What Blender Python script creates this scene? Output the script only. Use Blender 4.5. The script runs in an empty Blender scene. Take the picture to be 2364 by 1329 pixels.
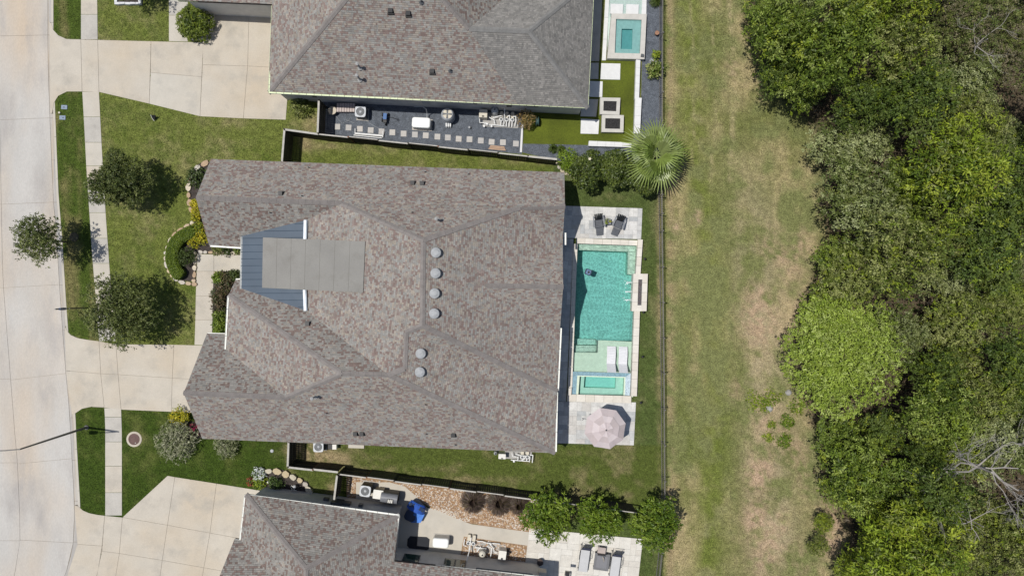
import bpy, math, random
import numpy as np
from mathutils import Vector, Matrix
from mathutils.geometry import tessellate_polygon
PI = math.pi
scene = bpy.context.scene
C = scene.collection
# ------------------------------------------------------------------ camera, sky, sun, exposure
CAM_H = 48.0                       # metres above the ground, looking straight down
PPM = 2364 / 72.0                  # photo pixels for each metre of ground
cam = bpy.data.cameras.new('camera'); cam.sensor_width = 36; cam.lens = 24.0; cam.clip_end = 3000
camo = bpy.data.objects.new('camera', cam); camo.location = (0, 0, CAM_H); C.objects.link(camo)
scene.camera = camo
SUN_TO = Vector((0.346, -0.046, -1.0)).normalized()
world = bpy.data.worlds.new('World'); scene.world = world; world.use_nodes = True
wn = world.node_tree; bgn = wn.nodes['Background']
sky = wn.nodes.new('ShaderNodeTexSky'); sky.sky_type = 'NISHITA'; sky.sun_disc = False
sky.sun_elevation = math.radians(70.8); sky.sun_rotation = math.radians(-82.4)
sky.air_density = 1.0; sky.dust_density = 1.2; sky.ozone_density = 1.0
wn.links.new(sky.outputs[0], bgn.inputs[0]); bgn.inputs[1].default_value = 0.085
sl = bpy.data.lights.new('sun', 'SUN'); sl.energy = 4.0; sl.angle = math.radians(0.53); sl.color = (1.0, 0.965, 0.91)
slo = bpy.data.objects.new('sun', sl); slo.location = (-20, 3, 60); C.objects.link(slo)
slo.rotation_euler = SUN_TO.to_track_quat('-Z', 'Y').to_euler()
vs = scene.view_settings; vs.view_transform = 'Standard'; vs.look = 'None'; vs.exposure = -0.08; vs.gamma = 1.0
scene.cycles.max_bounces = 6; scene.cycles.transparent_max_bounces = 12
scene.cycles.diffuse_bounces = 3; scene.cycles.caustics_reflective = False; scene.cycles.caustics_refractive = False
scene.cycles.use_denoising = True

# ------------------------------------------------------------------ helpers
def G(px, py, h=0.0):
    """ground plan: a point of the surveyed plan (pixels of the photo) at height h"""
    s = (CAM_H - h) / CAM_H / PPM
    return Vector(((px - 1182) * s, (664.5 - py) * s, h))
WL = {}
PAVED = []                         # plan polygons without grass
def wloc(o): return WL.get(o.name, Vector((0, 0, 0)))
def setprops(o, label=None, cat=None, group=None, kind=None):
    if label: o['label'] = label
    if cat: o['category'] = cat
    if group: o['group'] = group
    if kind: o['kind'] = kind
    return o
def thing(name, label, cat, loc=(0, 0, 0), rz=0.0, group=None, kind=None):
    o = bpy.data.objects.new(name, None); C.objects.link(o)
    o.location = loc; o.rotation_euler = (0, 0, rz); o.empty_display_size = 0.2
    WL[o.name] = Vector(loc)
    return setprops(o, label, cat, group, kind)
class MB:
    """collects polygons for one mesh"""
    def __init__(s): s.v = []; s.f = []; s.c = []
    def poly(s, pts, col=None):
        n = len(s.v); s.v += [tuple(p) for p in pts]; s.f.append(tuple(range(n, n + len(pts)))); s.c.append(col); return s
    def prism(s, pts, z0, z1, col=None, bottom=True):
        pts = [(p[0], p[1]) for p in pts]
        a = sum(pts[i][0]*pts[(i+1) % len(pts)][1] - pts[(i+1) % len(pts)][0]*pts[i][1] for i in range(len(pts)))
        if a < 0: pts = pts[::-1]
        k = len(pts); n = len(s.v)
        s.v += [(x, y, z1) for x, y in pts] + [(x, y, z0) for x, y in pts]
        s.f.append(tuple(range(n, n + k))); s.c.append(col)
        if bottom: s.f.append(tuple(range(n + 2*k - 1, n + k - 1, -1))); s.c.append(col)
        for i in range(k):
            j = (i + 1) % k; s.f.append((n + i, n + k + i, n + k + j, n + j)); s.c.append(col)
        return s
    def box(s, c, size, rz=0.0, rx=0.0, col=None):
        hx, hy, hz = size[0]/2, size[1]/2, size[2]/2
        R = Matrix.Rotation(rz, 3, 'Z') @ Matrix.Rotation(rx, 3, 'X')
        n = len(s.v); c = Vector(c)
        for z in (-hz, hz):
            for x, y in ((-hx, -hy), (hx, -hy), (hx, hy), (-hx, hy)): s.v.append(tuple(c + R @ Vector((x, y, z))))
        for f in ((3, 2, 1, 0), (4, 5, 6, 7), (0, 1, 5, 4), (1, 2, 6, 5), (2, 3, 7, 6), (3, 0, 4, 7)):
            s.f.append(tuple(n + i for i in f)); s.c.append(col)
        return s
    def rbox(s, c, size, r, rz=0.0, seg=3, col=None, top=0.0):
        """box with rounded vertical corners; top: inset of a chamfered top"""
        hx, hy = size[0]/2, size[1]/2; pts = []
        for cx, cy, a0 in ((hx-r, hy-r, 0), (-hx+r, hy-r, PI/2), (-hx+r, -hy+r, PI), (hx-r, -hy+r, 1.5*PI)):
            for i in range(seg + 1):
                a = a0 + i/seg*PI/2; pts.append((cx + r*math.cos(a), cy + r*math.sin(a)))
        R = Matrix.Rotation(rz, 2); z0 = c[2]-size[2]/2; z1 = c[2]+size[2]/2
        def ring(k, z): return [(*(R @ Vector((x*k, y*k)) + Vector((c[0], c[1]))), z) for x, y in pts]
        rings = [ring(1, z0), ring(1, z1 - top)]
        if top: rings += [ring(1 - top/max(hx, hy)*0.35, z1 - top*0.35), ring(1 - top/max(hx, hy), z1)]
        m = len(pts); n = len(s.v)
        for r_ in rings: s.v += r_
        for k in range(len(rings)-1):
            for i in range(m):
                j = (i+1) % m; s.f.append((n+k*m+i, n+k*m+j, n+(k+1)*m+j, n+(k+1)*m+i)); s.c.append(col)
        s.f.append(tuple(range(n+(len(rings)-1)*m, n+len(rings)*m))); s.c.append(col)
        return s
    def tube(s, pts, rad, seg=6, col=None, cap=True):
        pts = [Vector(p) for p in pts]; rad = rad if isinstance(rad, (list, tuple)) else [rad]*len(pts)
        n0 = len(s.v)
        for i, p in enumerate(pts):
            d = (pts[min(i+1, len(pts)-1)] - pts[max(i-1, 0)]).normalized()
            u = d.orthogonal().normalized() if abs(d.z) > 0.95 else d.cross(Vector((0, 0, 1))).normalized()
            w = d.cross(u)
            for k in range(seg):
                a = 2*PI*k/seg; s.v.append(tuple(p + (u*math.cos(a) + w*math.sin(a))*rad[i]))
        for i in range(len(pts)-1):
            for k in range(seg):
                j = (k+1) % seg; s.f.append((n0+i*seg+k, n0+(i+1)*seg+k, n0+(i+1)*seg+j, n0+i*seg+j)); s.c.append(col)
        if cap:
            s.f.append(tuple(range(n0, n0+seg))); s.c.append(col)
            e = n0+(len(pts)-1)*seg; s.f.append(tuple(range(e+seg-1, e-1, -1))); s.c.append(col)
        return s
    def lathe(s, c, prof, seg=16, col=None):
        n = len(s.v); m = len(prof)
        for k in range(seg):
            a = 2*PI*k/seg
            for r, z in prof: s.v.append((c[0]+r*math.cos(a), c[1]+r*math.sin(a), c[2]+z))
        for k in range(seg):
            j = (k+1) % seg
            for i in range(m-1): s.f.append((n+k*m+i, n+j*m+i, n+j*m+i+1, n+k*m+i+1)); s.c.append(col)
        if prof[-1][0] > 1e-4: s.f.append(tuple(n+k*m+m-1 for k in range(seg))); s.c.append(col)
        return s
    def mesh(s, name, off=None):
        me = bpy.data.meshes.new(name)
        v = s.v if off is None else [(a-off[0], b-off[1], c-off[2]) for a, b, c in s.v]
        me.from_pydata(v, [], s.f)
        if any(c is not None for c in s.c):
            at = me.color_attributes.new('Col', 'FLOAT_COLOR', 'CORNER')
            arr = []
            for f, c in zip(s.f, s.c):
                c = c or (1, 1, 1); arr += [c[0], c[1], c[2], 1.0]*len(f)
            at.data.foreach_set('color', arr)
        return me
    def build(s, name, mat, parent=None, smooth=False, local=False, kind=None, label=None, cat=None, group=None, loc=None):
        """one mesh object; world coordinates unless local; top-level when there is no parent"""
        if local: off = None
        elif parent is not None: off = wloc(parent)
        else: off = loc if loc is not None else (0, 0, 0)
        me = s.mesh(name, off); me.materials.append(mat)
        if smooth: me.shade_smooth()
        o = bpy.data.objects.new(name, me); C.objects.link(o)
        if parent is not None: o.parent = parent; WL[o.name] = wloc(parent)
        elif loc is not None: o.location = loc; WL[o.name] = Vector(loc)
        return setprops(o, label, cat, group, kind)
def link(name, me, parent, loc=(0, 0, 0), rz=0.0, kind=None):
    """another object on shared mesh data"""
    o = bpy.data.objects.new(name, me); C.objects.link(o); o.parent = parent
    o.location = Vector(loc) - (wloc(parent) if parent is not None else Vector()); o.rotation_euler = (0, 0, rz)
    if kind: o['kind'] = kind
    return o
def copy_tree(o, parent=None):
    c = o.copy(); C.objects.link(c)
    if parent is not None: c.parent = parent
    for ch in list(o.children): copy_tree(ch, c)
    return c
def inset(pts, d):
    """shrink a simple polygon by d"""
    pts = [Vector((p[0], p[1])) for p in pts]; n = len(pts)
    a = sum(pts[i].x*pts[(i+1) % n].y - pts[(i+1) % n].x*pts[i].y for i in range(n))
    if a < 0: pts = pts[::-1]
    out = []
    for i in range(n):
        p0, p, p1 = pts[i-1], pts[i], pts[(i+1) % n]
        d0 = (p-p0).normalized(); d1 = (p1-p).normalized()
        n0 = Vector((-d0.y, d0.x)); n1 = Vector((-d1.y, d1.x)); b = n0+n1
        out.append(p + b*(d/max(0.3, 1+n0.dot(n1))))
    return out

# ------------------------------------------------------------------ noise for surveyed patches (numpy)
def vnoise(x, y, seed=0):
    xi = np.floor(x).astype(np.int64); yi = np.floor(y).astype(np.int64); xf = x-xi; yf = y-yi
    def h(a, b):
        n = (a*374761393 + b*668265263 + seed*1442695041) & 0xffffffff
        n = ((n ^ (n >> 13))*1274126177) & 0xffffffff
        return ((n ^ (n >> 16)) & 0xffff)/65535.0
    u = xf*xf*(3-2*xf); v = yf*yf*(3-2*yf)
    return (h(xi, yi)*(1-u)+h(xi+1, yi)*u)*(1-v) + (h(xi, yi+1)*(1-u)+h(xi+1, yi+1)*u)*v
def fbm(x, y, seed=0, o=4):
    s = 0; a = 0.5; t = 0
    for i in range(o): s = s + a*vnoise(x*2**i, y*2**i, seed+i*17); t += a; a *= 0.5
    return s/t

# ------------------------------------------------------------------ materials
MATS = {}
def nodes(name):
    m = bpy.data.materials.new(name); m.use_nodes = True; nt = m.node_tree
    return m, nt, nt.nodes['Principled BSDF'], nt.links
def M(name, col=(0.5, 0.5, 0.5), rough=0.8, var=0.12, scale=2.0, fine=0.0, fscale=30.0, bump=0.0, bscale=40.0, metal=0.0, spec=0.35, attr=False, stretch=None, tint=None, tscale=0.3, stain=None):
    """painted / mineral surface: base colour with broad and fine mottling, optional attribute colour and bump"""
    if name in MATS: return MATS[name]
    m, nt, b, L = nodes(name); N = nt.nodes.new
    geo = N('ShaderNodeNewGeometry'); vec = geo.outputs['Position']
    if stretch:
        mp = N('ShaderNodeMapping'); mp.inputs['Scale'].default_value = stretch; L.new(vec, mp.inputs[0]); vec = mp.outputs[0]
    if attr:
        a = N('ShaderNodeAttribute'); a.attribute_name = 'Col'; cur = a.outputs['Color']
    else:
        r = N('ShaderNodeRGB'); r.outputs[0].default_value = (*col, 1); cur = r.outputs[0]
    def mul(cur, sc, lo, hi, detail=4):
        n = N('ShaderNodeTexNoise'); n.inputs['Scale'].default_value = sc; n.inputs['Detail'].default_value = detail
        L.new(vec, n.inputs['Vector'])
        mr = N('ShaderNodeMapRange'); mr.inputs[1].default_value = 0.3; mr.inputs[2].default_value = 0.7
        mr.inputs[3].default_value = lo; mr.inputs[4].default_value = hi; L.new(n.outputs[0], mr.inputs[0])
        x = N('ShaderNodeVectorMath'); x.operation = 'SCALE'; L.new(cur, x.inputs[0]); L.new(mr.outputs[0], x.inputs['Scale'])
        return x.outputs[0]
    if tint:
        n = N('ShaderNodeTexNoise'); n.inputs['Scale'].default_value = tscale; n.inputs['Detail'].default_value = 5
        L.new(vec, n.inputs['Vector'])
        mr = N('ShaderNodeMapRange'); mr.inputs[1].default_value = 0.42; mr.inputs[2].default_value = 0.68; L.new(n.outputs[0], mr.inputs[0])
        mx = N('ShaderNodeMix'); mx.data_type = 'RGBA'; L.new(mr.outputs[0], mx.inputs[0]); L.new(cur, mx.inputs[6]); mx.inputs[7].default_value = (*tint, 1); cur = mx.outputs[2]
    if stain:
        sc, sz, lo, hi = stain                       # colour, noise scale, thresholds: old stains and dirt
        n = N('ShaderNodeTexNoise'); n.inputs['Scale'].default_value = sz; n.inputs['Detail'].default_value = 6; n.inputs['Roughness'].default_value = .62
        of = N('ShaderNodeVectorMath'); of.operation = 'ADD'; of.inputs[1].default_value = (13.7, 4.1, 0); L.new(vec, of.inputs[0]); L.new(of.outputs[0], n.inputs['Vector'])
        mr = N('ShaderNodeMapRange'); mr.inputs[1].default_value = lo; mr.inputs[2].default_value = hi; L.new(n.outputs[0], mr.inputs[0])
        mx = N('ShaderNodeMix'); mx.data_type = 'RGBA'; L.new(mr.outputs[0], mx.inputs[0]); L.new(cur, mx.inputs[6]); mx.inputs[7].default_value = (*sc, 1); cur = mx.outputs[2]
    if var: cur = mul(cur, scale, 1-var, 1+var)
    if fine: cur = mul(cur, fscale, 1-fine, 1+fine, 2)
    L.new(cur, b.inputs['Base Color'])
    b.inputs['Roughness'].default_value = rough; b.inputs['Metallic'].default_value = metal; b.inputs['Specular IOR Level'].default_value = spec
    if bump:
        n = N('ShaderNodeTexNoise'); n.inputs['Scale'].default_value = bscale; n.inputs['Detail'].default_value = 3; L.new(vec, n.inputs['Vector'])
        bp = N('ShaderNodeBump'); bp.inputs['Strength'].default_value = bump; bp.inputs['Distance'].default_value = 0.03
        L.new(n.outputs[0], bp.inputs['Height']); L.new(bp.outputs[0], b.inputs['Normal'])
    MATS[name] = m; return m
def leaf_mat(name, rough=0.5, trans=0.16, spec=0.3):
    if name in MATS: return MATS[name]
    m, nt, b, L = nodes(name); N = nt.nodes.new
    a = N('ShaderNodeAttribute'); a.attribute_name = 'Col'
    L.new(a.outputs['Color'], b.inputs['Base Color']); b.inputs['Roughness'].default_value = rough; b.inputs['Specular IOR Level'].default_value = spec
    t = N('ShaderNodeBsdfTranslucent'); L.new(a.outputs['Color'], t.inputs[0])
    mx = N('ShaderNodeMixShader'); mx.inputs[0].default_value = trans
    L.new(b.outputs[0], mx.inputs[1]); L.new(t.outputs[0], mx.inputs[2]); L.new(mx.outputs[0], nt.nodes['Material Output'].inputs[0])
    MATS[name] = m; return m
def water_mat(name, absorb, dens, ripple=7.0, amt=0.3):
    """clear water: transmitting surface with a caustic network painted into its tint, sky reflection, absorption with depth"""
    m, nt, b, L = nodes(name); N = nt.nodes.new
    nt.nodes.remove(b); out = nt.nodes['Material Output']
    geo = N('ShaderNodeNewGeometry')
    n1 = N('ShaderNodeTexNoise'); n1.inputs['Scale'].default_value = ripple*0.6; n1.inputs['Detail'].default_value = 2; L.new(geo.outputs['Position'], n1.inputs['Vector'])
    add = N('ShaderNodeVectorMath'); add.operation = 'MULTIPLY_ADD'; L.new(n1.outputs['Color'], add.inputs[0]); add.inputs[1].default_value = (0.55, 0.55, 0); L.new(geo.outputs['Position'], add.inputs[2])
    vo = N('ShaderNodeTexVoronoi'); vo.feature = 'DISTANCE_TO_EDGE'; vo.inputs['Scale'].default_value = ripple; L.new(add.outputs[0], vo.inputs['Vector'])
    mr = N('ShaderNodeMapRange'); mr.inputs[1].default_value = 0.0; mr.inputs[2].default_value = 0.16; mr.inputs[3].default_value = 1.0; mr.inputs[4].default_value = 1-amt  # bright caustic lines painted into the transparent colour along the cell edges
    L.new(vo.outputs['Distance'], mr.inputs[0])
    tr = N('ShaderNodeBsdfTransparent'); L.new(mr.outputs[0], tr.inputs[0])
    bp = N('ShaderNodeBump'); bp.inputs['Strength'].default_value = 0.3; bp.inputs['Distance'].default_value = 0.05; L.new(n1.outputs[0], bp.inputs['Height'])
    gl = N('ShaderNodeBsdfGlossy'); gl.inputs['Roughness'].default_value = 0.12; L.new(bp.outputs[0], gl.inputs['Normal'])
    fr = N('ShaderNodeFresnel'); fr.inputs[0].default_value = 1.33; L.new(bp.outputs[0], fr.inputs['Normal'])
    mx = N('ShaderNodeMixShader'); L.new(fr.outputs[0], mx.inputs[0]); L.new(tr.outputs[0], mx.inputs[1]); L.new(gl.outputs[0], mx.inputs[2]); L.new(mx.outputs[0], out.inputs[0])
    va = N('ShaderNodeVolumeAbsorption'); va.inputs[0].default_value = (*absorb, 1); va.inputs[1].default_value = dens; L.new(va.outputs[0], out.inputs[1])
    MATS[name] = m; return m

# ------------------------------------------------------------------ foliage
def quads_mesh(name, V, col, mat):
    """V (n,4,3), col (n,3): many leaf faces in one mesh"""
    n = len(V); me = bpy.data.meshes.new(name)
    me.vertices.add(n*4); me.vertices.foreach_set('co', V.reshape(-1).astype(np.float32))
    me.loops.add(n*4); me.loops.foreach_set('vertex_index', np.arange(n*4, dtype=np.int32))
    me.polygons.add(n); me.polygons.foreach_set('loop_start', np.arange(0, n*4, 4, dtype=np.int32))
    me.update(calc_edges=True)
    at = me.color_attributes.new('Col', 'FLOAT_COLOR', 'CORNER')
    c = np.ones((n, 4, 4), np.float32); c[:, :, :3] = col[:, None, :]
    at.data.foreach_set('color', c.reshape(-1)); me.materials.append(mat); return me
def leaves(P, Nrm, L, asp, rng, along=None, jit=0.35):
    """leaf rhombs at P with normals Nrm"""
    n = len(P); Nn = Nrm + rng.normal(0, jit, (n, 3)); Nn /= np.linalg.norm(Nn, axis=1)[:, None]+1e-9
    t = rng.normal(0, 1, (n, 3)) if along is None else along + rng.normal(0, 0.35, (n, 3))
    t -= (t*Nn).sum(1)[:, None]*Nn; t /= np.linalg.norm(t, axis=1)[:, None]+1e-9
    b = np.cross(Nn, t); l = L*rng.uniform(0.65, 1.3, n)[:, None]; w = l*asp
    return np.stack([P - t*l*0.5, P + b*w*0.5 + t*l*0.05, P + t*l*0.5, P - b*w*0.5 + t*l*0.05], 1)
def lobes_crown(lobes, n, L, asp, pal, rng, shell=0.55, up=0.5, bump=0.25, jit=0.45, out=0.0, colvar=0.25, clus=14, spread=1.0, spray=None):
    """leaf sprays through a union of lobes (x,y,z,rx,rz): clusters of leaves, denser towards the outside, uneven outline"""
    lobes = np.array(lobes, float); area = lobes[:, 3]**2; m = max(1, n//clus); k = rng.choice(len(lobes), m, p=area/area.sum())
    d = rng.normal(0, 1, (m, 3)); d[:, 2] = np.where(d[:, 2] < -0.25, -d[:, 2], d[:, 2]); d /= np.linalg.norm(d, axis=1)[:, None]
    r = (shell + (1-shell)*rng.uniform(0, 1, m)**0.6)
    r = r*(1 + bump*(vnoise(d[:, 0]*4+k*7.3, d[:, 1]*4+d[:, 2]*3+k*3.1, 5)-0.5)*2)
    lb = lobes[k]; PC = lb[:, :3] + d*r[:, None]*np.stack([lb[:, 3], lb[:, 3], lb[:, 4]], 1)
    pal = np.array(pal); lobc = rng.integers(0, len(pal), len(lobes)); ci = np.where(rng.random(m) < 0.5, lobc[k], rng.integers(0, len(pal), m))
    cc = pal[ci]*rng.uniform(.75, 1.3, m)[:, None]
    if spray is not None:
        sp = np.array(spray); h = rng.random(m) < .16; cc[h] = sp[rng.integers(0, len(sp), h.sum())]
    q = np.repeat(np.arange(m), clus); nn = len(q)
    ax = d[q]*(1-up*.5) + rng.normal(0, .5, (nn, 3)); ax /= np.linalg.norm(ax, axis=1)[:, None]
    P = PC[q] + ax*rng.uniform(.2, 1.5, nn)[:, None]*L*spread*1.15 - np.array([0, 0, .35*L])
    Nrm = d[q]*(1-up) + np.array([0, 0, up])
    V = leaves(P, Nrm, L, asp, rng, ax*1.6, jit)
    col = cc[q]*rng.uniform(1-colvar, 1+colvar, nn)[:, None]
    return V, col, P
def ground_lobes(R, H, k, rng, flat=0.55):
    """lobes for a mound that sits on the ground"""
    out = [(0, 0, H*0.42, R*0.72, H*0.55)]
    for i in range(k):
        a = 2*PI*(i+rng.uniform(-.3, .3))/k; q = R*flat*rng.uniform(.8, 1.1)
        out.append((q*math.cos(a), q*math.sin(a), H*rng.uniform(.3, .5), R*rng.uniform(.38, .52), H*rng.uniform(.38, .5)))
    return out
def tree_lobes(R, zc, Hh, k, rng):
    out = [(0, 0, zc+Hh*0.25, R*0.5, Hh*0.6)]
    for i in range(k):
        a = i*2.399 + rng.uniform(-.4, .4); q = R*0.72*math.sqrt((i+.6)/k)
        out.append((q*math.cos(a), q*math.sin(a), zc+Hh*rng.uniform(-.35, .45)*(1-.3*q/R), R*rng.uniform(.26, .42), Hh*rng.uniform(.3, .5)))
    return out
def trunk_mb(h, r, lobes, rng, nl=7, bark_bend=0.15):
    mb = MB(); bx, by = rng.uniform(-bark_bend, bark_bend, 2)
    mb.tube([(0, 0, -0.02), (bx*.4, by*.4, h*.4), (bx, by, h*.75), (bx*.8, by*.8, h*1.15)], [r*1.25, r, r*.8, r*.35], 7)
    for l in lobes[1:nl+1]:
        s = Vector((bx*.8, by*.8, h*rng.uniform(.5, .85))); e = Vector(l[:3]); m = (s+e)/2 + Vector((0, 0, .12*h))
        mb.tube([s, m, e, e+(e-m)*.4], [r*.5, r*.36, r*.2, r*.07], 5)
    return mb
PAL = dict(
    dark=[(.034, .054, .010), (.052, .078, .015), (.075, .105, .022)],
    oak=[(.080, .103, .023), (.118, .143, .037), (.175, .198, .062), (.055, .075, .016)],
    mid=[(.112, .162, .021), (.171, .228, .034), (.245, .302, .066), (.063, .097, .011)],
    bright=[(.105, .165, .012), (.145, .210, .018), (.185, .250, .030), (.070, .120, .010)],
    lime=[(.235, .310, .038), (.290, .370, .062), (.180, .250, .028), (.345, .415, .105)],
    grey=[(.217, .245, .093), (.291, .319, .142), (.148, .177, .055), (.097, .128, .027)],
    olive=[(.128, .157, .030), (.186, .215, .051), (.081, .104, .019), (.249, .267, .087)],
    gold=[(.146, .205, .014), (.200, .265, .019), (.259, .308, .030), (.086, .132, .011)],
    brown=[(.140, .128, .062), (.115, .135, .034), (.200, .175, .100), (.105, .140, .030)],
    yellow=[(.42, .36, .012), (.34, .32, .015), (.22, .25, .015), (.50, .42, .022)],
    silver=[(.19, .21, .10), (.26, .27, .15), (.13, .155, .06), (.31, .31, .20)],
    purple=[(.060, .043, .034), (.09, .062, .05), (.13, .095, .075), (.075, .06, .03)],
)
LEAF = leaf_mat('leaf_soft'); GLOSS = leaf_mat('leaf_glossy', 0.48, 0.10, 0.35); BARK = M('bark', (.11, .085, .065), .9, .3, 6, bump=.4)
def plant(name, label, cat, px, py, R, H, pal, n, L, asp=.45, k=7, gloss=False, seed=1, group=None, out=0.0, shell=.6, up=.45, flat=.55, pxh=None, stem=True, jit=.45, bump=.25):
    """a shrub: crown on the ground plus its stems; px,py is the middle of the crown at about 0.6 H"""
    rng = np.random.default_rng(seed); p = G(px, py, (pxh if pxh is not None else .5*H)); p.z = 0
    t = thing(name, label, cat, p, 0, group)
    lb = ground_lobes(R, H, k, rng, flat)
    V, col, _ = lobes_crown(lb, n, L, asp, PAL[pal] if isinstance(pal, str) else pal, rng, shell, up, bump, jit, out, clus=5, spread=.6)
    V[:, :, 2] = np.maximum(V[:, :, 2], 0.03)
    o = bpy.data.objects.new('crown', quads_mesh('crown', V, col, GLOSS if gloss else LEAF)); C.objects.link(o); o.parent = t
    if stem:
        mb = MB()
        for i in range(4):
            a = i*1.7; mb.tube([(0, 0, 0), (R*.25*math.cos(a), R*.25*math.sin(a), H*.35), (R*.5*math.cos(a), R*.5*math.sin(a), H*.6)], [.03, .022, .01], 5)
        s = bpy.data.objects.new('stem', mb.mesh('stem')); s.data.materials.append(BARK); C.objects.link(s); s.parent = t
    return t
# ------------------------------------------------------------------ ground, road, lawns
CONC = M('concrete', (.495, .450, .378), .9, .05, .9, .06, 22, bump=.12, bscale=60, tint=(.48, .41, .315), tscale=.24, stain=((.37, .34, .29), .6, .52, .76))
CONC2 = M('concrete_pale', (.50, .465, .40), .9, .05, 1.1, .05, 25, bump=.1, bscale=60, tint=(.485, .44, .365), tscale=.3, stain=((.37, .35, .31), .6, .54, .8))
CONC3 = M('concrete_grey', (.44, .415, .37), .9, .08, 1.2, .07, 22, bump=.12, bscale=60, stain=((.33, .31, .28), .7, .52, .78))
ROADM = M('road_concrete', (.468, .448, .415), .9, .06, .55, .06, 18, bump=.15, bscale=50, tint=(.50, .415, .32), tscale=.20, stretch=(1.0, .35, 1.0), stain=((.37, .345, .32), .55, .50, .74))
GUTP = M('gutter_pan', (.41, .385, .35), .9, .10, 2.0, .08, 20, bump=.12, bscale=60, tint=(.34, .33, .32), tscale=.9, stretch=(3.0, .18, 1.0), stain=((.45, .37, .27), .6, .5, .7))
JOINT = M('joint_dirt', (.29, .255, .205), .95, .2, 4)
GRASSFAR = M('grass_far', (.09, .11, .03), .95, .35, .4, .3, 9)
CURB = [(-300, 119), (55, 119), (120, 119), (230, 122), (330, 126), (450, 131), (560, 140), (660, 146), (720, 150), (760, 153), (880, 162), (955, 170), (1010, 172), (1080, 176), (1165, 181), (1230, 180), (1270, 176), (1300, 168), (1329, 159), (1420, 120), (1700, 20)]
def curb_x(py): return float(np.interp(py, [c[0] for c in CURB], [c[1] for c in CURB]))
mb = MB()
for x0, x1, y0, y1 in ((-450, -54, -450, 450), (91, 450, -450, 450), (-54, 91, 36, 450), (-54, 91, -450, -36)): mb.prism([(x0, y0), (x1, y0), (x1, y1), (x0, y1)], -.41, -.31)
mb.build('ground', GRASSFAR, kind='structure')
# road: concrete panels between saw-cut joints
road = thing('road', 'pale concrete street with saw-cut joints', None, G(60, 664) + Vector((0, 0, -.13)), kind='structure')
def jy(base, slope): return lambda x: base + slope*x
RJ = [lambda x: -545 + 0*x, lambda x: -330 + 0*x, lambda x: -110 + 0*x, lambda x: 82 - .02*x, lambda x: 276 - .04*x, lambda x: 471 - .04*x, lambda x: 664 - .055*x, lambda x: 877 - .1*x, lambda x: 1071 - .075*x, lambda x: 1247 + .04*x, lambda x: 1440 + .1*x, lambda x: 1640 + .1*x, lambda x: 1870 + 0*x]
def midx(y): return float(np.interp(y, [-560, 640, 1000, 1068, 1200, 1255, 1329, 1890], [-20, 3, 31, 37, 43, 43, 30, -60]))
for i in range(len(RJ)-1):
    for side in range(3):
        def xa(y): return {0: midx(y)-620, 1: midx(y)-310, 2: midx(y)}[side]
        def xb(y): return {0: midx(y)-310, 1: midx(y), 2: curb_x(y)-11.5}[side]
        g = 0.32
        yt = [RJ[i](max(-300, min(150, f))) for f in (0, 120)]; yb = [RJ[i+1](f) for f in (0, 120)]
        ya, yz = RJ[i], RJ[i+1]
        L_ = [ya(0)+g + (yz(0)-ya(0)-2*g)*t for t in (0, .33, .66, 1)]
        R_ = [ya(xb(ya(100)))+g + (yz(xb(yz(100)))-ya(xb(ya(100)))-2*g)*t for t in (1, .66, .33, 0)]
        pts = [G(xa(y)+g, y) for y in L_] + [G(xb(y)-g, y) for y in R_]
        MB().prism(pts, -.3, -.13).build('concrete_panel', ROADM, road)
for i in range(len(RJ)-1):
    for t0, t1 in ((0, .5), (.5, 1)):
        a, b = RJ[i](110)*(1-t0)+RJ[i+1](110)*t0+.4, RJ[i](110)*(1-t1)+RJ[i+1](110)*t1-.4; yy = np.linspace(a, b, 4)
        MB().prism([G(curb_x(y)-11, y) for y in yy]+[G(curb_x(y)+3.5, y) for y in yy[::-1]], -.3, -.126).build('gutter_pan', GUTP, road)
MB().prism([G(-650, -560), G(190, -560), G(190, 1890), G(-650, 1890)], -.305, -.15).build('joint_bed', JOINT, road)
# lawn sheet with surveyed dry / lush / bare patches
ys = np.concatenate([[1860, 1640], np.arange(1480, -160, -6.0), [-330, -530]])
nx = 420
PX = np.zeros((len(ys), nx)); PY = np.zeros_like(PX)
for i, y in enumerate(ys):
    x0 = curb_x(y) + 4.5
    PX[i] = np.concatenate([np.linspace(x0, 2480, nx-4), [2560, 2800, 3400, 4200]]); PY[i] = y
X = (PX-1182)/PPM; Y = (664.5-PY)/PPM
FE = np.array([(-200, 1690), (0, 1700), (60, 1705), (120, 1725), (180, 1745), (220, 1790), (260, 1830), (300, 1860), (360, 1872), (430, 1880), (500, 1872), (540, 1892), (600, 1872), (660, 1850), (720, 1832), (800, 1812), (870, 1822), (920, 1842), (960, 1852), (1020, 1872), (1080, 1878), (1140, 1882), (1180, 1908), (1240, 1935), (1329, 1908), (1600, 1900)], float)
def forest_x(py): return np.interp(py, FE[:, 0], FE[:, 1])
def lerp(a, b, t): return a*(1-t[..., None]) + np.array(b)*t[..., None]
def sstep(a, b, x): t = np.clip((x-a)/(b-a), 0, 1); return t*t*(3-2*t)
n1 = fbm(X*.35, Y*.35, 1); n2 = fbm(X*1.1, Y*1.1, 9); n3 = fbm(X*.5, Y*.09, 23); n4 = fbm(X*3.2, Y*3.2, 31, 3); nst = fbm(X*1.4, Y*.16, 41)
base = np.zeros(PX.shape + (3,)) + np.array((.126, .148, .034))
base = lerp(base, (.235, .208, .098), sstep(.44, .70, n1*.5+n2*.5)*.7)
base = lerp(base, (.078, .110, .018), sstep(.48, .66, n2*.55+n4*.45)*.7)
front = (PY > 930) & (PX < 790)                                     # lush lawn of the lower front yards
base = np.where(front[..., None], lerp(np.zeros_like(base)+np.array((.042, .068, .010)), (.088, .105, .026), sstep(.5, .75, n2*.6+n1*.4)), base)
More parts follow.
